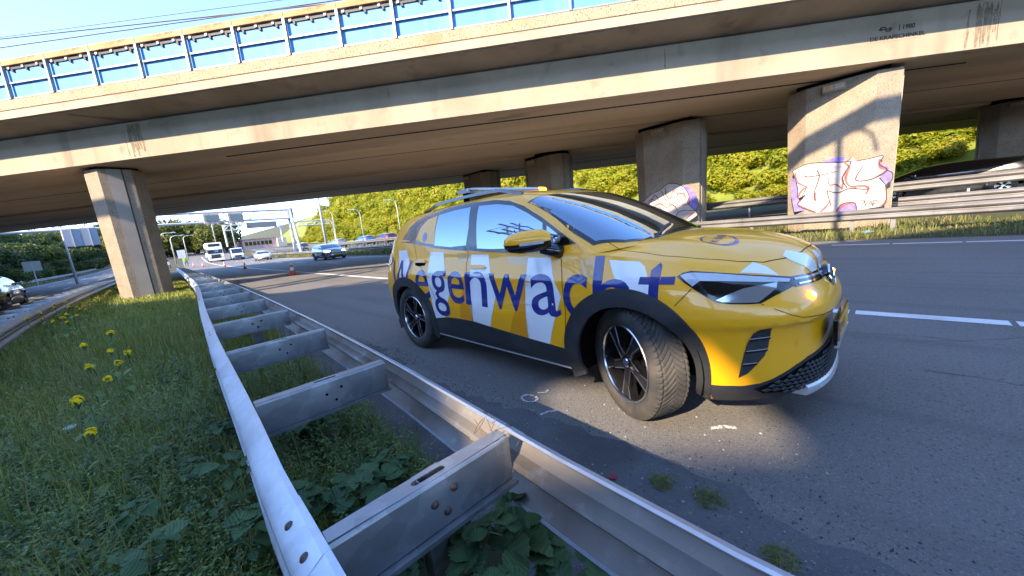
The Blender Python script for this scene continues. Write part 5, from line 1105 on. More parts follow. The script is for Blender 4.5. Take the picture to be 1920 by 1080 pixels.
# motorcycle by the median rail, mostly hidden
mo = empty('motorcycle', (2.9, 86, ZR(86)), R(-60), label='white motorcycle parked by the median left of the person', cat='motorcycle')
for x in (0, -1.45): wheel_simple(mo, x, 0, .32, .07)
MB().prism([(.05, .55), (.0, .95), (-.25, 1.35), (-.45, 1.05), (-.9, .85), (-1.7, .9), (-1.6, .6), (-.5, .35)], -.16, .16, axis='y').ob('fairing', wp, mo, bevel=.05); MB().prism([(-.12, 1.2), (-.3, 1.5), (-.33, 1.48), (-.2, 1.15)], -.17, .17, axis='y').ob('screen', M['darkglass'], mo)
for s_ in (-1, 1): MB().box(-1.85, -1.35, s_ * .33 - .12, s_ * .33 + .12, .6, 1.0).ob('pannier', wp, mo, bevel=.04)
MB().tube([(-.3, -.38, 1.1), (-.2, 0, 1.12), (-.3, .38, 1.1)], .02, n=6).ob('handlebar', M['gloss_black'], mo)

# ------------------------------------------------------------------ gantries, lamp posts, signs, building
stl = pmat('painted_steel', (.42, .43, .43), (.48, .49, .49), scale=2, rough=.5)
def truss(par, x0, x1, y, z0, z1, dy=1.1, pitch=1.9, r=.075):
    q = MB()
    for yy in (y - dy / 2, y + dy / 2):
        for zz in (z0, z1): q.tube([(x0, yy, zz), (x1, yy, zz)], r * 1.3, n=6)
    q.ob('chord', stl, par)
    n = max(2, int(abs(x1 - x0) / pitch)); q = MB()
    for i in range(n):
        a, b = x0 + (x1 - x0) * i / n, x0 + (x1 - x0) * (i + 1) / n; mid = (a + b) / 2
        for yy in (y - dy / 2, y + dy / 2): q.tube([(a, yy, z0), (mid, yy, z1), (b, yy, z0)], r * .75, n=5)
        q.tube([(a, y - dy / 2, z0), (mid, y + dy / 2, z0)], r * .5, n=4); q.tube([(a, y - dy / 2, z1), (mid, y + dy / 2, z1)], r * .5, n=4)
    q.ob('lattice', stl, par)
ga = empty('sign_gantry', (0, 0, 0), label='pale lattice sign gantry spanning the motorway beyond the bridge', cat='gantry')
truss(ga, -24, 18.6, 70, 6.35, 7.75, r=.10)
for yy in (69.3, 70.7):
    q = MB(); q.tube([(18.5, yy, 7.8), (18.9 if yy < 70 else 18.6, yy + (.3 if yy > 70 else -.3), .5)], [.20, .26], n=8); q.ob('leg', stl, ga)
MB().tube([(-23.6, 70, 7.7), (-23.9, 70, 1)], .25, n=8).ob('leg', stl, ga)
MB().box(18.3, 18.9, 69.2, 70.8, 6.25, 7.95).ob('end_frame', pmat('gantry_end', (.20, .21, .22), rough=.6), ga)
for x in (8.1, 11.0):   # matrix sign housings
    sg = MB(); sg.box(x - .95, x + .95, 69.1, 69.4, 6.05, 7.55); o = sg.ob('matrix_sign', pmat('matrix_sign_case', (.42, .37, .32), (.22, .19, .165), scale=5, rough=.6), ga, bevel=.05)
    for d in (-.6, 0, .6): MB().box(x + d - .12, x + d + .12, 68.9, 69.1, 5.85, 6.2).ob('sign_bracket', lampb, ga)
    MB().box(x - .7, x + .7, 69.03, 69.09, 6.4, 7.3).ob('sign_face', M['gloss_black'], ga)
bs = pmat('sign_back', (.22, .245, .29), rough=.6)
for i in range(2):
    MB().box(-6.2 + 1.45 * i, -4.8 + 1.45 * i, 69.0, 69.12, 4.3, 6.4).ob('sign_panel', bs, ga); MB().box(-5.52 + 1.45 * i, -5.44 + 1.45 * i, 68.9, 69.0, 4.2, 7.6).ob('sign_rib', stl, ga)
gb_ = empty('sign_gantry', (0, 0, 0), label='smaller far gantry with a grey sign back above the pale building', cat='gantry')
truss(gb_, 20.0, 26, 150, 9.2, 10.8, 1.2, 2.6, .12); MB().box(26.2, 35, 149.5, 150, 9.4, 11.4).ob('sign_panel', pmat('grey_sign_back', (.13, .135, .14), rough=.6), gb_)
MB().tube([(20, 150, 11), (20, 150, 4)], .3, n=8).ob('leg', stl, gb_); MB().tube([(36, 150, 10), (36, 150, 4)], .3, n=8).ob('leg', stl, gb_)
gc = empty('sign_gantry', (0, 0, 0), label='short gantry with an arched corner beside the tall mast', cat='gantry')
truss(gc, 33, 42, 120, 7.6, 8.9, 1.0, 2.0, .10); MB().tube([(42, 120, 8.8), (42.9, 120, 8.2), (43.2, 120, 7), (43.3, 120, .5)], .22, n=8).ob('leg', stl, gc)
def mast(name, x, y, h, arm, lab, r=.09, z0=None, tilt=0):
    z0 = GZ(x, y) if z0 is None else z0; m_ = empty(name, (x, y, z0), label=lab, cat='lamp post')
    if arm:
        pts = [(0, 0, 0), (0, 0, h * .86)] + [(arm * (1 - math.cos(a)), 0, h * .86 + h * .14 * math.sin(a)) for a in (.5, 1.0, 1.3, 1.57)] + [(arm * 1.7, 0, h * 1.0)]
        MB().tube(pts, [r * 1.3, r] + [r * .7] * 5, n=8).ob('pole', stl, m_, smooth=True)
        s_ = math.copysign(1, arm); q = MB(); q.prism([(0, 0), (s_ * .75, .02), (s_ * .8, .10), (s_ * .4, .17), (0, .10)], -.14, .14, axis='y'); q.ob('lamp_head', pmat('lamp_head_grey', (.55, .56, .56), rough=.5), m_, loc=(arm * 1.65, 0, h - .05))
    else:
        MB().tube([(0, 0, 0), (0, 0, h)], [r * 1.6, r * .8], n=8).ob('pole', stl, m_, smooth=True); MB().box(-r * 4, r * 4, -r * 2, r * 2, h - .05, h + .08).ob('lamp_head', stl, m_)
mast('lamp_post', 20.1, 60, 16, 0, 'tall plain mast right of the gantry leg reaching up behind the bridge', .13)
mast('lamp_post', 14.7, 100, 17, 0, 'tall thin mast standing behind the gantry beam', .10)
mast('lamp_post', 17.2, 150, 18, 0, 'far tall mast above the van', .09)
mast('lamp_post', 38, 69.5, 8.2, -1.1, 'curved lamp post on the right bank nearest the patrol car'); mast('lamp_post', 38, 87.5, 8.0, -1.1, 'middle curved lamp post on the right bank'); mast('lamp_post', 38, 105, 9.2, -1.1, 'farthest curved lamp post on the right bank')
mast('lamp_post', 2.9, 96, 6.4, 1.0, 'curved lamp post right of the left pier, nearer one', .10); mast('lamp_post', 5.0, 112, 6.3, 1.0, 'curved lamp post right of the left pier, second one', .10); mast('lamp_post', 9.0, 140, 6.8, 1.0, 'curved lamp post by the lorry trailer', .10)
mast('lamp_post', -5.2, 58, 6.5, 0, 'thin pole left of the pier below the gantry sign', .07, 0)
mast('lamp_post', 30.5, 4.15, 9, 0, 'slim pale pole left of the large graffiti pier', .055, .6)
sp = empty('road_sign', (-5.6, 40, 0), label='small pale sign plate on a post at the foot of the left bank', cat='sign'); sp.location = (-8.2, 62, .3)
MB().tube([(0, 0, 0), (0, 0, 2.4)], .05, n=6).ob('post', stl, sp); MB().box(-.6, .6, -.03, .03, 1.5, 2.5).ob('plate', pmat('sign_plate', (.36, .38, .36), rough=.6), sp)
s2 = empty('road_sign', (5.3, 95, ZR(95)), label='grey sign back on a post behind the person', cat='sign')
MB().tube([(0, 0, 0), (0, 0, 2.2)], .06, n=6).ob('post', stl, s2); MB().box(-.6, .6, -.04, .04, 1.4, 3.0).ob('plate', pmat('sign_back_pale', (.60, .61, .62), rough=.6), s2)
bd = empty('roadside_building', (0, 0, 0), label='long low pinkish building with dark windows and a white end far up the road', cat='building')
MB().box(27, 38, 168, 180, 2.6, 6.2).ob('wall', pmat('pink_render', (.50, .30, .26), (.56, .38, .33), scale=.5, rough=.8), bd); MB().box(38, 41, 166, 180, 2.6, 6.0).ob('end_block', pmat('white_render', (.40, .38, .35), rough=.8), bd)
MB().box(26.5, 38.3, 167.5, 180.5, 6.2, 6.5).ob('roof', pmat('pale_roof', (.30, .23, .20), rough=.8), bd)
for i in range(7):
    MB().box(27.6 + 1.3 * i, 28.6 + 1.3 * i, 167.88, 167.98, 4.0, 5.4).ob('window', M['darkglass'], bd)
# ------------------------------------------------------------------ slender pipe bridge behind the camera, parallel to the railway: its shadow crosses the piers
PB = empty('pipe_bridge', (0, 0, 0), label='slender steel pipe bridge on posts behind the camera', cat='bridge')
pbs = pmat('pipe_bridge_steel', (.30, .32, .34), rough=.6); P0 = Vector((-.62, -1.25, 0)); PBZ = [12.85]
_sl = -ldir / ldir.x                      # towards the sun per unit of x
def toward_sun(p, x):                    # where the ray from p to the sun crosses the plane X = x
    return Vector(p) + _sl * (-(x - p[0])) * -1 if False else Vector(p) + ldir * ((x - p[0]) / ldir.x)
pm = toward_sun((15.46, .92, 3.05), -.62); hB = pm.z; P0 = Vector((pm.x, pm.y, 0))
q = MB(); a = P0 - BT * 45; b = P0 + BT * 45
fr = [(Vector((a.x, a.y, hB)), BNORM, Vector((0, 0, 1))), (Vector((b.x, b.y, hB)), BNORM, Vector((0, 0, 1)))]
q.sweep([(-.16, -.10), (.16, -.10), (.16, .33), (-.16, .33)], fr); q.ob('beam', pbs, PB)
for k in (-3, -2, -1, 0, 1, 2, 3):
    c = P0 + BT * (13.5 * k)
    if k in (0, -3, 3, 2): MB().tube([(c.x, c.y, -.2), (c.x, c.y, hB)], .085, n=10).ob('post', pbs, PB)
    if k == 0:
        for s_ in (1,):
            MB().tube([tuple(c + BT * (s_ * 1.1 * (1 - math.cos(t))) + Vector((0, 0, hB - 1.6 + 1.5 * math.sin(t)))) if False else tuple(c + BT * (s_ * .95 * math.sin(t)) + Vector((0, 0, hB - .95 * (1 - math.cos(t)) - .05))) for t in [i * .157 for i in range(11)]], .05, n=8).ob('curved_brace', pbs, PB)

# ------------------------------------------------------------------ foliage
M['leaf_bank'] = leafmat('bank_leaves', [(.13, .165, .007), (.24, .27, .010), (.34, .335, .014), (.35, .30, .030)], trans=.5, scale=.22)
M['leaf_dark'] = leafmat('dark_leaves', [(.020, .045, .010), (.040, .075, .015), (.075, .105, .018)], trans=.3, scale=.3)
M['leaf_far'] = leafmat('far_leaves', [(.06, .08, .014), (.11, .125, .018), (.165, .155, .03)], trans=.35, scale=.2)
M['bark'] = pmat('bark', (.07, .055, .04), (.11, .09, .065), scale=8, rough=.95, bump=.6)
def leaves(rng, pts, nrm, size, fold=.25, jit=.55):
    V = []; F_ = []
    for p, n in zip(pts, nrm):
        s_ = size * rng.uniform(.6, 1.3); n = (Vector(n) + Vector((rng.gauss(0, jit), rng.gauss(0, jit), rng.gauss(.15, jit)))).normalized()
        a = n.orthogonal().normalized(); a.rotate(Matrix.Rotation(rng.uniform(0, 6.28), 3, n)); b = n.cross(a); p = Vector(p); k = len(V)
        V += [p - a * s_, p + b * s_ * .55 + n * s_ * fold * rng.uniform(-.5, 1), p + a * s_, p - b * s_ * .55 + n * s_ * fold * rng.uniform(-.5, 1)]; F_.append((k, k + 1, k + 2, k + 3))
    return V, F_
def crown(seed, lobes, n, size, name, mat, keep=None, inner=.22, jit=.55):
    rng = random.Random(seed); pts = []; nr = []; wts = [l[3] * l[4] * l[5] for l in lobes]
    while len(pts) < n:
        l = rng.choices(lobes, wts)[0]; d = Vector((rng.gauss(0, 1), rng.gauss(0, 1), rng.gauss(0, 1))).normalized(); r_ = 1 - abs(rng.gauss(0, inner)); r_ *= 1 + .10 * math.sin(7 * d.x + seed) * math.cos(6 * d.y) + .07 * math.sin(11 * d.z + d.x * 5)
        p = (l[0] + d.x * l[3] * r_, l[1] + d.y * l[4] * r_, l[2] + d.z * l[5] * r_)
        if p[2] < .05 or (keep and not keep(p)): continue
        pts.append(p); nr.append(d)
    V, F_ = leaves(rng, pts, nr, size, jit=jit); return mesh(name, V, F_, mat)
def lobes(seed, n, R_, H, base=.0):
    rng = random.Random(seed); L_ = [(0, 0, base + H * .5, R_ * .75, R_ * .75, H * .5)]
    for i in range(n):
        a = rng.uniform(0, 6.28); d = R_ * rng.uniform(.35, .75); z = base + H * rng.uniform(.25, .85); k = R_ * rng.uniform(.30, .52); L_.append((d * math.cos(a), d * math.sin(a), z, k, k, k * rng.uniform(.7, 1.0)))
    return L_
def stems(name, seed, n, h, r, spread):
    rng = random.Random(seed); q = MB()
    for i in range(n):
        a = rng.uniform(0, 6.28); q.tube([(0, 0, -.3), (spread * .4 * math.cos(a), spread * .4 * math.sin(a), h * .5), (spread * math.cos(a), spread * math.sin(a), h)], [r, r * .7, r * .25], n=6)
    return q.me(name, M['bark'], True)
SHR = [crown(11 + i, lobes(21 + i, 8, 1.7, 2.0), 2600, .135, 'crown', M['leaf_bank'], jit=.32) for i in range(4)]
SHS = stems('trunk', 2, 5, 1.6, .05, .7)
TRE = [crown(31 + i, lobes(41 + i, 11, 2.9, 5.2, 1.6), 3200, .26, 'crown', M['leaf_far']) for i in range(3)]
TRD = [crown(51 + i, lobes(61 + i, 10, 2.6, 4.2, .6), 2600, .22, 'crown', M['leaf_dark']) for i in range(3)]
TRS = stems('trunk', 5, 6, 4.6, .14, 1.6)
def plant(name, label, cat, group, crown_me, trunk_me, loc, sc_, rz, mat=None):
    t = empty(name, loc, rz, label=label, cat=cat, group=group); t.scale = (sc_[0], sc_[1], sc_[2]); c = link('crown', crown_me, t); link('trunk', trunk_me, t)
    if mat: c.material_slots[0].link = 'OBJECT'; c.material_slots[0].material = mat
    return t
rng = random.Random(77)
link('right_bank', strip('right_bank', [39.5, 43, 47.5, 52, 56, 60, 65, 70], pmat('bank_turf', (.10, .135, .012), (.19, .21, .02), scale=.6, rough=.95, bump=.8, bscale=8, layers=(((.22, .19, .05), .25, .5, .7, .6),)), .05, -60, 300), kind='structure')
# right bank: dense sunlit scrub
cnt = 0; y = -16.0
while y < 190:
    step = 2.3 + max(0, y) * .035
    for x0 in (41.5, 44.5, 47.5, 50.5, 53.5, 57, 61, 66):
        if y < 14 and x0 > 58: continue
        x = x0 + rng.uniform(-1.2, 1.2) + SH(y); yy = y + rng.uniform(-.8, .8) * step * .5; k = rng.uniform(.75, 1.25) * (1 + max(0, y) * .006) * (1.0 if x0 < 53 else 1.35); 
        if x0 < 43: k *= .6
        zn = ('low on', 'halfway up', 'high on')[0 if x0 < 47 else 1 if x0 < 54 else 2] + ' the right bank ' + ('right of the large graffiti pier' if yy < 0 else 'between the two graffiti piers' if yy < 19 else 'behind the patrol car roof' if yy < 58 else 'behind the curved lamp posts' if yy < 105 else 'beyond the gantry leg')
        plant('shrub', 'yellow-green shrub ' + zn, 'shrub', 'shrubs ' + zn, rng.choice(SHR), SHS, (x, yy, GZ(x, yy) - .25), (k * 1.15, k * 1.15, k), rng.uniform(0, 6.28)); cnt += 1
    y += step
# trees along the top of the right bank
for y in range(45, 230, 11):
    x = 68 + rng.uniform(-3, 4) + SH(y); k = rng.uniform(.9, 1.4); plant('tree', 'leafy tree on the crest of the right bank', 'tree', 'trees along the crest of the right bank', rng.choice(TRE), TRS, (x, y, GZ(x, y) - .5), (k, k, k), rng.uniform(0, 6.28), M['leaf_bank'])
# left bank: dark growth
y = -34.0
while y < 190:
    step = 3.2 + y * .02
    for x0 in (-15.2, -18.5, -22.5, -27):
        if y < 22 and (x0 < -20 or (int(y * 3) % 2)): continue
        x = x0 + rng.uniform(-1, 1) + SH(y); yy = y + rng.uniform(-1, 1); k = rng.uniform(.6, .95) * (.75 if x0 > -16 else 1.25)
        plant('bush', 'dark green bush %s left bank %s' % ('at foot of' if x0 > -17 else 'up on', 'left of the lone pier' if yy < 75 else 'right of the lone pier'), 'bush', 'bushes %s the left bank %s' % ('at the foot of' if x0 > -17 else 'up on', 'near' if yy < 75 else 'far'), rng.choice(TRD), TRS, (x, yy, GZ(x, yy) - .6), (k, k, k * .85), rng.uniform(0, 6.28))
    y += step
# far trees closing the view
for i in range(52):
    y = rng.uniform(170, 330); x = rng.uniform(-34, 22); x += SH(y) * .6; k = rng.uniform(1.6, 2.7)
    if 14 < x - SH(y) < 30 and y < 215: continue
    plant('tree', 'far tree closing the view up the motorway', 'tree', 'far trees beyond the lorry', rng.choice(TRE), TRS, (x, y, RISE(y) - 3.0), (k, k, k * .95), rng.uniform(0, 6.28))
# second, higher viaduct behind the camera, parallel to the railway: two decks with a gap; its shadow lies over the foreground
KK = ldir.z / ldir.dot(BNORM)                          # rise of a sun ray per metre away from the bridge
V2 = empty('second_viaduct', label='higher concrete viaduct of two decks behind the camera, outside the picture', cat='bridge'); V2.matrix_world = Matrix.Translation((-3.05, 22.66, 0)) @ Matrix((Vector((-BT.x, -BT.y, 0)), BNORM, Vector((0, 0, 1)))).transposed().to_4x4()
def v2(o0, o1, name):
    q = MB(); q.prism([(o0, 13.0), (o0, 13.6), (o1, 13.6), (o1, 13.0)], -80, 60, axis='x'); q.ob(name, M['conc'], V2)
a0, a1, b0 = 1.35 + 13.6 / KK, 9.00 + 13.0 / KK, 9.92 + 13.6 / KK
v2(a0, a1, 'deck'); v2(b0, b0 + 10, 'deck')
for xa_, xb_ in ((-80, -9.15), (-7.3, 60)):            # infill added to block the gap's sun except at the front wheel
    q = MB(); q.prism([(a1 + .003, 13.05), (a1 + .003, 13.55), (b0 - .003, 13.55), (b0 - .003, 13.05)], xa_, xb_, axis='x'); q.ob('sun_blocking_infill', M['conc'], V2)
for x_ in (-62, 34):
    for o_ in ((a0 + a1) / 2, b0 + 5): MB().box(x_ - .6, x_ + .6, o_ - 1.6, o_ + 1.6, -1, 13.0).ob('pier', M['conc'], V2)
for i, (x, y, k) in enumerate(((-17.0, 2.9, 1.75), (-16.6, 7.6, 1.7))):  # unseen trees added to keep a stripe of sun off the median
    plant('tree', 'tree added outside the picture on the left bank to block sun, %s' % ('nearer the camera', 'farther along')[i], 'tree', 'sun-blocking trees added on the left bank', TRD[i], TRS, (x, y, GZ(x, y) - .5), (k * .82, k * .82, k * 1.45), i * 2.0)
gd_ = empty('sign_gantry', (0, 0, 0), label='lattice gantry over the side carriageway, outside the picture at left', cat='gantry')
truss(gd_, -14.2, -6.2, 14.4, 7.4, 8.7, 1.1, 1.5, .09)
for x_ in (-14.1,): MB().tube([(x_, 14.4, -.2), (x_, 14.4, 8.6)], .16, n=8).ob('leg', stl, gd_)
# ------------------------------------------------------------------ grass, herbs, nettles, brambles, flowers
M['grass'] = leafmat('grass_blades', [(.15, .20, .035), (.23, .28, .055), (.31, .345, .08), (.37, .33, .12)], trans=.35, scale=1.6)
M['grass_dry'] = leafmat('dry_grass', [(.10, .135, .028), (.165, .185, .045), (.23, .21, .085)], trans=.3, scale=1.2)
M['herb'] = leafmat('herb_leaves', [(.12, .19, .055), (.18, .265, .075), (.25, .33, .10), (.31, .345, .12)], trans=.35, scale=2.5)
M['nettle'] = leafmat('nettle_leaves', [(.05, .105, .038), (.085, .15, .048), (.12, .19, .06)], trans=.3, scale=3., veins=True)
M['bramble'] = leafmat('bramble_leaves', [(.045, .10, .040), (.07, .14, .052), (.105, .18, .065)], trans=.3, scale=6., veins=True)
M['stem'] = pmat('green_stem', (.09, .13, .04), (.14, .13, .06), scale=20, rough=.7)
M['petal'] = leafmat('yellow_petals', [(.90, .66, .008), (.95, .76, .015)], trans=.4, scale=20)
def blades(name, n, sample, hfun, wfun, mat, label, seed, lean=.45):
    r_ = np.random.default_rng(seed); P = np.array([p for p in (sample(r_) for _ in range(int(n * 1.5))) if p is not None][:n]); n = len(P)
    h = np.array([hfun(p, r_) for p in P]); w_ = np.array([wfun(p) for p in P]) * r_.uniform(.6, 1.3, n); a = r_.uniform(0, 2 * np.pi, n); b = r_.uniform(0, 2 * np.pi, n); l = np.abs(r_.normal(0, lean, n))
    wx, wy = np.cos(a) * w_ / 2, np.sin(a) * w_ / 2; dx, dy = np.cos(b) * l * h, np.sin(b) * l * h
    V = np.zeros((n, 5, 3)); z = P[:, 2]
    V[:, 0] = np.stack([P[:, 0] - wx, P[:, 1] - wy, z - .02], 1); V[:, 1] = np.stack([P[:, 0] + wx, P[:, 1] + wy, z - .02], 1)
    V[:, 2] = np.stack([P[:, 0] - wx * .8 + dx * .35, P[:, 1] - wy * .8 + dy * .35, z + h * .6], 1); V[:, 3] = np.stack([P[:, 0] + wx * .8 + dx * .35, P[:, 1] + wy * .8 + dy * .35, z + h * .6], 1)
    V[:, 4] = np.stack([P[:, 0] + dx, P[:, 1] + dy, z + h * (1 - .25 * np.minimum(l, 1))], 1)
    k = np.arange(n) * 5; F_ = []
    for i in k.tolist(): F_.append((i, i + 1, i + 3, i + 2)); F_.append((i + 2, i + 3, i + 4))
    link(name, mesh(name, V.reshape(-1, 3).tolist(), F_, mat), label=label, kind='stuff')
def sp_med(ya, yb, pw):
    def f(r_):
        y = ya + (yb - ya) * r_.random() ** pw; xl, xr = spl(T2R, y) - .35, spl(TL, y) - .10
        if y < 4: xl = max(xl, -1.25)
        if r_.random() < .18: xl, xr = spl(TL, y) + .02, spl(TR, y) - .02
        x = xl + (xr - xl) * r_.random()
        if abs(x + .12) < .80 and 19.9 < y < 22.7: return None
        return (x, y, GZ(x, y))
    return f
blades('grass', 17000, sp_med(1.6, 9, 1.35), lambda p, r_: (.09 + .17 * r_.random()) * (1.25 if math.sin(p[0] * 2.3 + p[1] * .9) > .2 else .85), lambda p: .0055 + .0009 * p[1], M['grass'], 'green grass of the median in the foreground', 1)
blades('grass', 20000, sp_med(8, 34, 1.2), lambda p, r_: .08 + .15 * r_.random(), lambda p: .012 + .0012 * p[1], M['grass'], 'grass of the median running back to the lone pier', 2)
blades('tall_stalks', 1500, sp_med(1.8, 9, 1.2), lambda p, r_: .26 + .30 * r_.random(), lambda p: .004 + .0006 * p[1], M['grass_dry'], 'taller pale grass stalks standing out of the foreground weeds', 12, .3)
def sp_verge(r_):
    y = r_.uniform(-6, 14); x = 13.45 + 3.0 * r_.random() ** 1.3; x += SH(y); return (x, y, GZ(x, y))
blades('verge_grass', 9000, sp_verge, lambda p, r_: (.05 + .13 * r_.random()) * (1.5 if math.sin(p[1] * 1.9 + p[0]) > .1 else .7), lambda p: .022, M['grass_dry'], 'dry tufted grass of the verge under the far guard rail', 3, .7)
def sp_far(r_):
    y = r_.uniform(14, 95); x = 13.5 + 4.0 * r_.random() + SH(y); return (x, y, GZ(x, y))
blades('verge_grass', 9000, sp_far, lambda p, r_: .15 + .25 * r_.random(), lambda p: .07, M['grass_dry'], 'sunlit grass strip between the carriageways farther up the road', 4, .6)
def sp_left(r_):
    y = r_.uniform(16, 90); x = -13.2 - 2.2 * r_.random() + SH(y); return (x, y, GZ(x, y))
blades('verge_grass', 6000, sp_left, lambda p, r_: .15 + .3 * r_.random(), lambda p: .08, M['grass'], 'grass at the foot of the left bank', 5, .6)
# fine-leaved herbs: many little stems with whorls of small leaves
def herbs(name, n, ya, yb, pw, hs, ls, label, seed, mat):
    rg = random.Random(seed); V = []; F_ = []; S = sp_med(ya, yb, pw); r_ = np.random.default_rng(seed)
    for i in range(n):
        p = S(r_)
        if p is None: continue
        h = hs * rg.uniform(.5, 1.25); a = rg.uniform(0, 6.28); l = rg.uniform(.05, .5); dx, dy = math.cos(a) * l, math.sin(a) * l; k = rg.randint(6, 10); ph = rg.uniform(0, 3)
        for j in range(k):
            t = (j + 1) / k; c = Vector((p[0] + dx * h * t * t, p[1] + dy * h * t * t, p[2] + h * t * (1 - .2 * l * t))); s_ = ls * rg.uniform(.6, 1.2) * (1.15 - .6 * t)
            for m_ in (0, 1):
                b = ph + j * 1.57 + m_ * 3.14 + rg.uniform(-.3, .3); d = Vector((math.cos(b), math.sin(b), rg.uniform(-.3, .55))).normalized(); e = d.cross(Vector((0, 0, 1))).normalized() * .26
                q = len(V); V += [c, c + (d * .5 + e) * s_, c + d * s_ + Vector((0, 0, -.15 * s_)), c + (d * .5 - e) * s_]; F_.append((q, q + 1, q + 2, q + 3))
    link(name, mesh(name, V, F_, mat), label=label, kind='stuff')
herbs('herb_cover', 4200, 1.5, 4.6, 1.15, .26, .030, 'low herbs with small paired leaves filling the foreground', 6, M['herb'])
herbs('herb_cover', 3600, 3.8, 13, 1.3, .24, .042, 'small-leaved herbs among the grass of the median', 7, M['herb'])
herbs('herb_cover', 2300, 1.3, 3.4, 1.0, .24, .045, 'broader-leaved weeds low in the foreground', 8, M['nettle'])
# leaf shapes
def leaf_me(name, L, W, teeth, mat, n=9, fold=.22, droop=.25, seed=0):
    """toothed leaf folded along its midrib, base at the origin, pointing +x"""
    rg = random.Random(seed); mid = []; lf = []; rt = []
    for i in range(n + 1):
        t = i / n; wd = W * (math.sin(math.pi * min(1, t ** .72)) ** .85) * (1 + (teeth if i % 2 else -teeth) * (0 < i < n)); z = -droop * L * t * t + .02 * L * math.sin(9 * t + seed)
        mid.append((L * t, 0, z)); lf.append((L * t + .04 * L * (i % 2), wd, z + fold * wd)); rt.append((L * t + .04 * L * (i % 2), -wd, z + fold * wd * rg.uniform(.6, 1.2)))
    V = mid + lf + rt; m_ = n + 1; F_ = []
    for i in range(n): F_ += [(i, i + 1, m_ + i + 1, m_ + i), (2 * m_ + i, 2 * m_ + i + 1, i + 1, i)]
    return mesh(name, V, F_, mat, smooth=True)
def append_leaf(V, F_, src, M4):
    k = len(V); V += [M4 @ v.co for v in src.vertices]; F_ += [tuple(k + i for i in p.vertices) for p in src.polygons]
NL = [leaf_me('leaf', .085, .030, .16, M['nettle'], 11, .25, .35, i) for i in range(3)]
NET = []
for i in range(5):
    rg = random.Random(500 + i); V = []; F_ = []; h = rg.uniform(.26, .44); q = MB(); bend = Vector((rg.uniform(-.12, .12), rg.uniform(-.12, .12), 0)); q.tube([bend * (t * t) + Vector((0, 0, h * t)) for t in (0, .35, .7, 1)], [.004, .0035, .0025, .0015], n=5); k = 7
    for j in range(k):
        t = .22 + .78 * j / (k - 1); c = bend * (t * t) + Vector((0, 0, h * t)); s_ = (1.15 - .65 * t) * rg.uniform(.85, 1.15)
        for m_ in (0, 1):
            a = j * 1.57 + m_ * 3.14 + rg.uniform(-.2, .2); append_leaf(V, F_, rg.choice(NL), Matrix.Translation(c) @ Matrix.Rotation(a, 4, 'Z') @ Matrix.Rotation(rg.uniform(-.25, .35), 4, 'Y') @ Matrix.Scale(s_, 4))
    NET.append((mesh('leaves', V, F_, M['nettle'], smooth=True), q.me('stalk', M['stem'], True)))
rg = random.Random(91)
def net(x, y, k):
    i = rg.randrange(5); zn = 'at the bottom edge left of the rail' if y < 1.95 else 'close beside the left beam' if x > spl(TL, y) - .45 else 'in the weeds at the lower left' if y < 2.8 else 'farther back among the weeds'
    t = empty('nettle', (x, y, GZ(x, y)), rg.uniform(0, 6.28), label='toothed-leaved nettle ' + zn, cat='nettle', group='nettles ' + zn); t.scale = (k, k, k); link('leaves', NET[i][0], t); link('stalk', NET[i][1], t)
for i in range(66):
    y = 1.45 + 2.6 * rg.random() ** 1.2; x = -1.0 + (spl(TL, y) - .10 + 1.0) * rg.random() ** .75; net(x, y, rg.uniform(.65, 1.0) * (1.0 if y > 1.8 else .8))
for i in range(14): net(spl(TL, 3) - .15 - .25 * rg.random(), rg.uniform(3, 6), rg.uniform(.7, 1.0))
# brambles between the beams and beside the left beam: every leaf a piece of its own
BL = [leaf_me('leaf', .105, .046, .10, M['bramble'], 13, .20, .22, i) for i in range(4)]
def bramble(x, y, h, label, seed, n=7, k=1.0, spread=.16):
    rg = random.Random(seed); b = empty('bramble', (x, y, GZ(x, y)), rg.uniform(0, 6.28), label=label, cat='bramble')
    for s_ in range(2):
        a = rg.uniform(0, 6.28); tip = Vector((math.cos(a) * spread, math.sin(a) * spread, h * rg.uniform(.8, 1.05))); q = MB(); pts = [Vector((0, 0, -.05)), Vector((tip.x * .3, tip.y * .3, h * .6)), Vector((tip.x * .7, tip.y * .7, h * .95)), tip]; q.tube(pts, [.0035, .003, .0025, .0015], n=5); q.ob('stem', M['stem'], b)
        for j in range(n):
            t = .35 + .65 * j / max(1, n - 1); f = t * 3; i0 = min(2, int(f)); c = pts[i0].lerp(pts[i0 + 1], f - i0); az = rg.uniform(0, 6.28)
            for d in ((0,) if rg.random() < .4 else (-.9, 0, .9)):
                off = Vector((math.cos(az), math.sin(az), .3)) * .03; link('leaf', rg.choice(BL), b, loc=c + off, rot=(rg.uniform(-.4, .4), rg.uniform(-.25, .35), az + d), scale=[k * rg.uniform(.65, 1.1) * (1 if d == 0 else .8)] * 3)
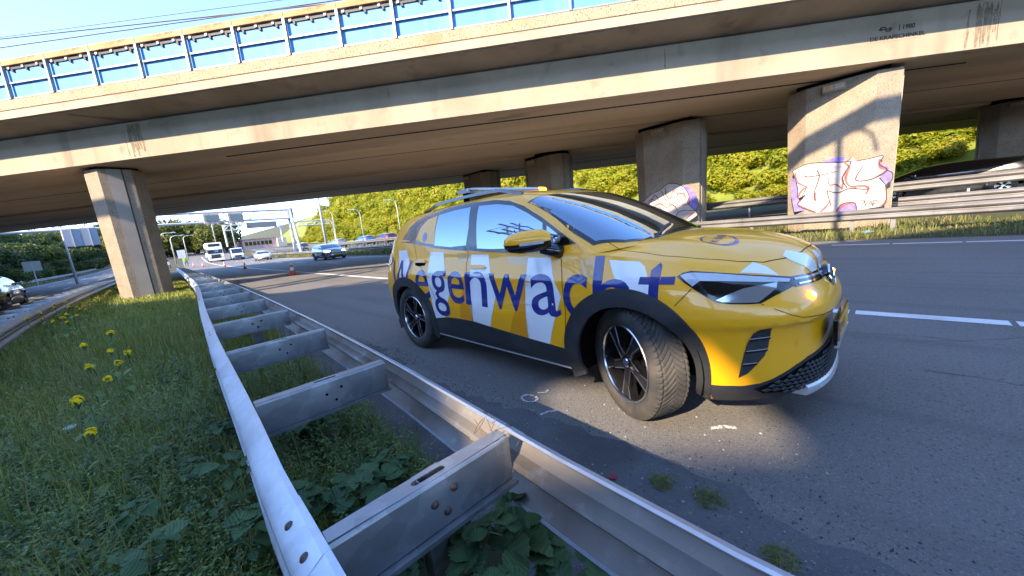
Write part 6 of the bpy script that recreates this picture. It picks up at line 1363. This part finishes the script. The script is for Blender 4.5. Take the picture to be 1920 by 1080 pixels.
for i, (x, y, h, lb) in enumerate(((.60, .98, .36, 'bramble with broad round leaves below the nearest strut, beside its post'), (.72, .82, .30, 'bramble reaching over the lower lip of the right beam at the bottom edge'), (.52, 1.20, .34, 'bramble just behind the nearest strut'), (.42, 1.45, .30, 'bramble in the bay behind the nearest strut, left side'), (.66, 1.55, .26, 'bramble in the bay behind the nearest strut, against the right beam'),
                                   (.50, 1.80, .26, 'bramble in the middle of the bay between the two nearest struts'), (.36, 1.75, .30, 'bramble against the left beam between the two nearest struts'), (.70, 1.98, .20, 'bramble below the second strut'), (.45, .80, .28, 'bramble at the foot of the near post, bottom edge'), (.60, .66, .30, 'bramble low at the bottom edge between the beams'),
                                   (.08, 2.1, .36, 'bramble pressed against the outside of the left beam'), (.02, 1.65, .34, 'bramble outside the left beam near its splice'), (.10, 2.9, .34, 'bramble outside the left beam farther along'), (-.15, 2.35, .30, 'bramble in the weeds a step left of the beam'), (.86, .70, .22, 'bramble leaves poking out under the right beam'), (.55, 1.35, .30, 'bramble in the bay behind the nearest strut, middle'), (.30, 1.15, .30, 'bramble by the left end of the nearest strut'), (.62, 2.45, .24, 'bramble just behind the second strut'), (.42, 2.6, .26, 'bramble in the second bay on the left side'), (-.30, 1.9, .32, 'bramble low in the weeds near the bottom edge'), (.05, 1.3, .30, 'bramble under the splice of the left beam at the bottom edge'))):
    bramble(x, y, h, lb, 700 + i, k=1.0 if y < 1.4 else .85, n=6)
# yellow flowers on tall stalks
def flower(x, y, h, k, lab, seed):
    rg = random.Random(seed); f = empty('yellow_flower', (x, y, GZ(x, y)), rg.uniform(0, 6), label=lab, cat='flower', group='yellow flowers in the median'); top = Vector((rg.uniform(-.05, .05), rg.uniform(-.05, .05), h)); q = MB(); q.tube([(0, 0, 0), top * .5 + Vector((.02, 0, 0)), top], [.005, .004, .003], n=5)
    V = []; F_ = []
    for i in range(26):
        d = Vector((rg.gauss(0, 1), rg.gauss(0, 1), rg.gauss(.35, .7))).normalized(); c = top + d * .048 * k * rg.uniform(.6, 1); q.tube([top - Vector((0, 0, .06)), c], [.0018, .0012], n=4); n = (d + Vector((0, 0, .6))).normalized(); a = n.orthogonal().normalized(); b = n.cross(a)
        for m_ in range(4):
            t = m_ * 1.5708 + .3; u = a * math.cos(t) + b * math.sin(t); w_ = n.cross(u); j = len(V); V += [c, c + (u * .6 + w_ * .45) * .021 * k + n * .003, c + u * .027 * k + n * .004, c + (u * .6 - w_ * .45) * .021 * k + n * .003]; F_.append((j, j + 1, j + 2, j + 3))
    q.ob('stalk', M['stem'], f, smooth=True); link('petals', mesh('petals', V, F_, M['petal']), f)
    V = []; F_ = []
    for j in range(5):
        append_leaf(V, F_, NL[j % 3], Matrix.Translation(top * (.15 + .13 * j)) @ Matrix.Rotation(j * 2.4, 4, 'Z') @ Matrix.Rotation(.3, 4, 'Y') @ Matrix.Scale(.9, 4))
    link('leaves', mesh('leaves', V, F_, M['herb'], smooth=True), f)
for i, (x, y, k, lab) in enumerate(((-.47, 6.85, 1.3, 'yellow flower head farthest back of the scattered ones'), (-.49, 3.63, 1.15, 'largest yellow flower head, left of centre in the weeds'), (-.37, 2.83, .8, 'lone yellow flower head lowest in the weeds'), (-.30, 5.1, 1.0, 'upper of two yellow flower heads side by side at right'), (-.29, 4.66, .95, 'lower of two yellow flower heads side by side at right'), (-.42, 5.4, .9, 'yellow flower head in the middle of the group'), (-.41, 4.03, .9, 'yellow flower head above the lone low one'), (-.50, 4.7, 1.0, 'yellow flower head at the left of the middle group'), (-.60, 6.2, 1.1, 'yellow flower head at the upper left of the group'), (-.52, 2.0, .8, 'yellow flower head at the left edge of the picture'))):
    flower(x, y, .50, k * .55, lab, 900 + i)
rg = random.Random(17)
for i in range(16):
    y = rg.uniform(9, 14); x = spl(T2R, y) + rg.uniform(.1, .75); flower(x, y, rg.uniform(.40, .62), .5, 'small pale yellow flower head in the cluster by the left guard rail', 950 + i)
# dry tufts and litter on the gravel shoulder
def tuft(x, y, r0, lab, seed, n=160):
    rg = random.Random(seed); q = MB()
    for i in range(n):
        a = rg.uniform(0, 6.28); d = r0 * rg.random() ** .6; p = Vector((x + d * math.cos(a), y + d * math.sin(a), 0)); e = Vector((rg.gauss(0, 1), rg.gauss(0, 1), rg.uniform(.2, 1.2))).normalized() * rg.uniform(.02, .055); s_ = e.cross(Vector((0, 0, 1))).normalized() * .0022
        q.add([p - s_, p + s_, p + e], [(0, 1, 2)])
    for i in range(3):
        a = rg.uniform(0, 6.28); p = Vector((x, y, .02)); q.tube([p, p + Vector((math.cos(a) * .05, math.sin(a) * .05, .04)), p + Vector((math.cos(a) * .10, math.sin(a) * .10, .02))], .0016, n=4)
    q.ob('dry_tuft', M['grass_dry'], fix=False, label=lab, cat='weed tuft')
tuft(1.58, .70, .055, 'small mossy tuft on the shoulder right of the red scrap', 1); tuft(1.60, .49, .065, 'larger dry tuft on the shoulder nearest the bottom right', 2); tuft(1.20, 1.25, .06, 'green tuft against the rail below the chalk marks', 3); tuft(1.08, 1.02, .05, 'tuft peeping over the rail left of the red scrap', 4); tuft(1.45, .20, .06, 'tuft at the shoulder edge near the bottom right corner', 5); tuft(1.55, 3.4, .10, 'dry weeds on the shoulder beside the rear wheel', 6); tuft(1.40, 4.6, .12, 'dry weeds on the shoulder behind the rear wheel', 7)
q = MB(); q.add([(0, -.022, .002), (.018, -.012, .012), (.022, .012, .004), (.004, .022, .010), (-.018, .014, .003), (-.020, -.010, .010), (0, 0, .014)], [(i, (i + 1) % 6, 6) for i in range(6)])
q.ob('red_scrap', pmat('red_scrap', (.22, .008, .022), rough=.5), loc=(1.47, .905, 0), fix=False, label='crumpled dark red scrap lying on the gravel shoulder', cat='litter')
def crumple(x, y, z, s_, c, lab):
    rg = random.Random(int(x * 100)); q = MB(); n = 7; V = [(s_ * math.cos(i * 6.28 / n) * rg.uniform(.6, 1.1), s_ * math.sin(i * 6.28 / n) * rg.uniform(.6, 1.1), rg.uniform(0, .3) * s_) for i in range(n)] + [(0, 0, s_ * .5)]; q.add(V, [(i, (i + 1) % n, n) for i in range(n)]); q.ob('litter', pmat('litter', c, rough=.6), loc=(x, y, z), fix=False, label=lab, cat='litter')
crumple(-.62, 4.15, .20, .045, (.40, .46, .50), 'crumpled pale plastic caught in the weeds at left'); crumple(13.9, .15, .12, .16, (.12, .32, .45), 'blue scrap of litter on the verge under the far guard rail')
rg = random.Random(23); q = MB()
for i in range(420):
    y = rg.uniform(.1, 6); x = rg.uniform(.9, 2.4); s_ = rg.uniform(.003, .008); q.add([(x + s_ * math.cos(a * 1.57), y + s_ * math.sin(a * 1.57), 0) for a in range(4)] + [(x, y, s_ * .8)], [(a, (a + 1) % 4, 4) for a in range(4)])
q.ob('loose_grit', pmat('pale_grit', (.42, .41, .40), (.25, .24, .23), scale=80, rough=.9), label='scattered pale grit on the shoulder', kind='stuff')
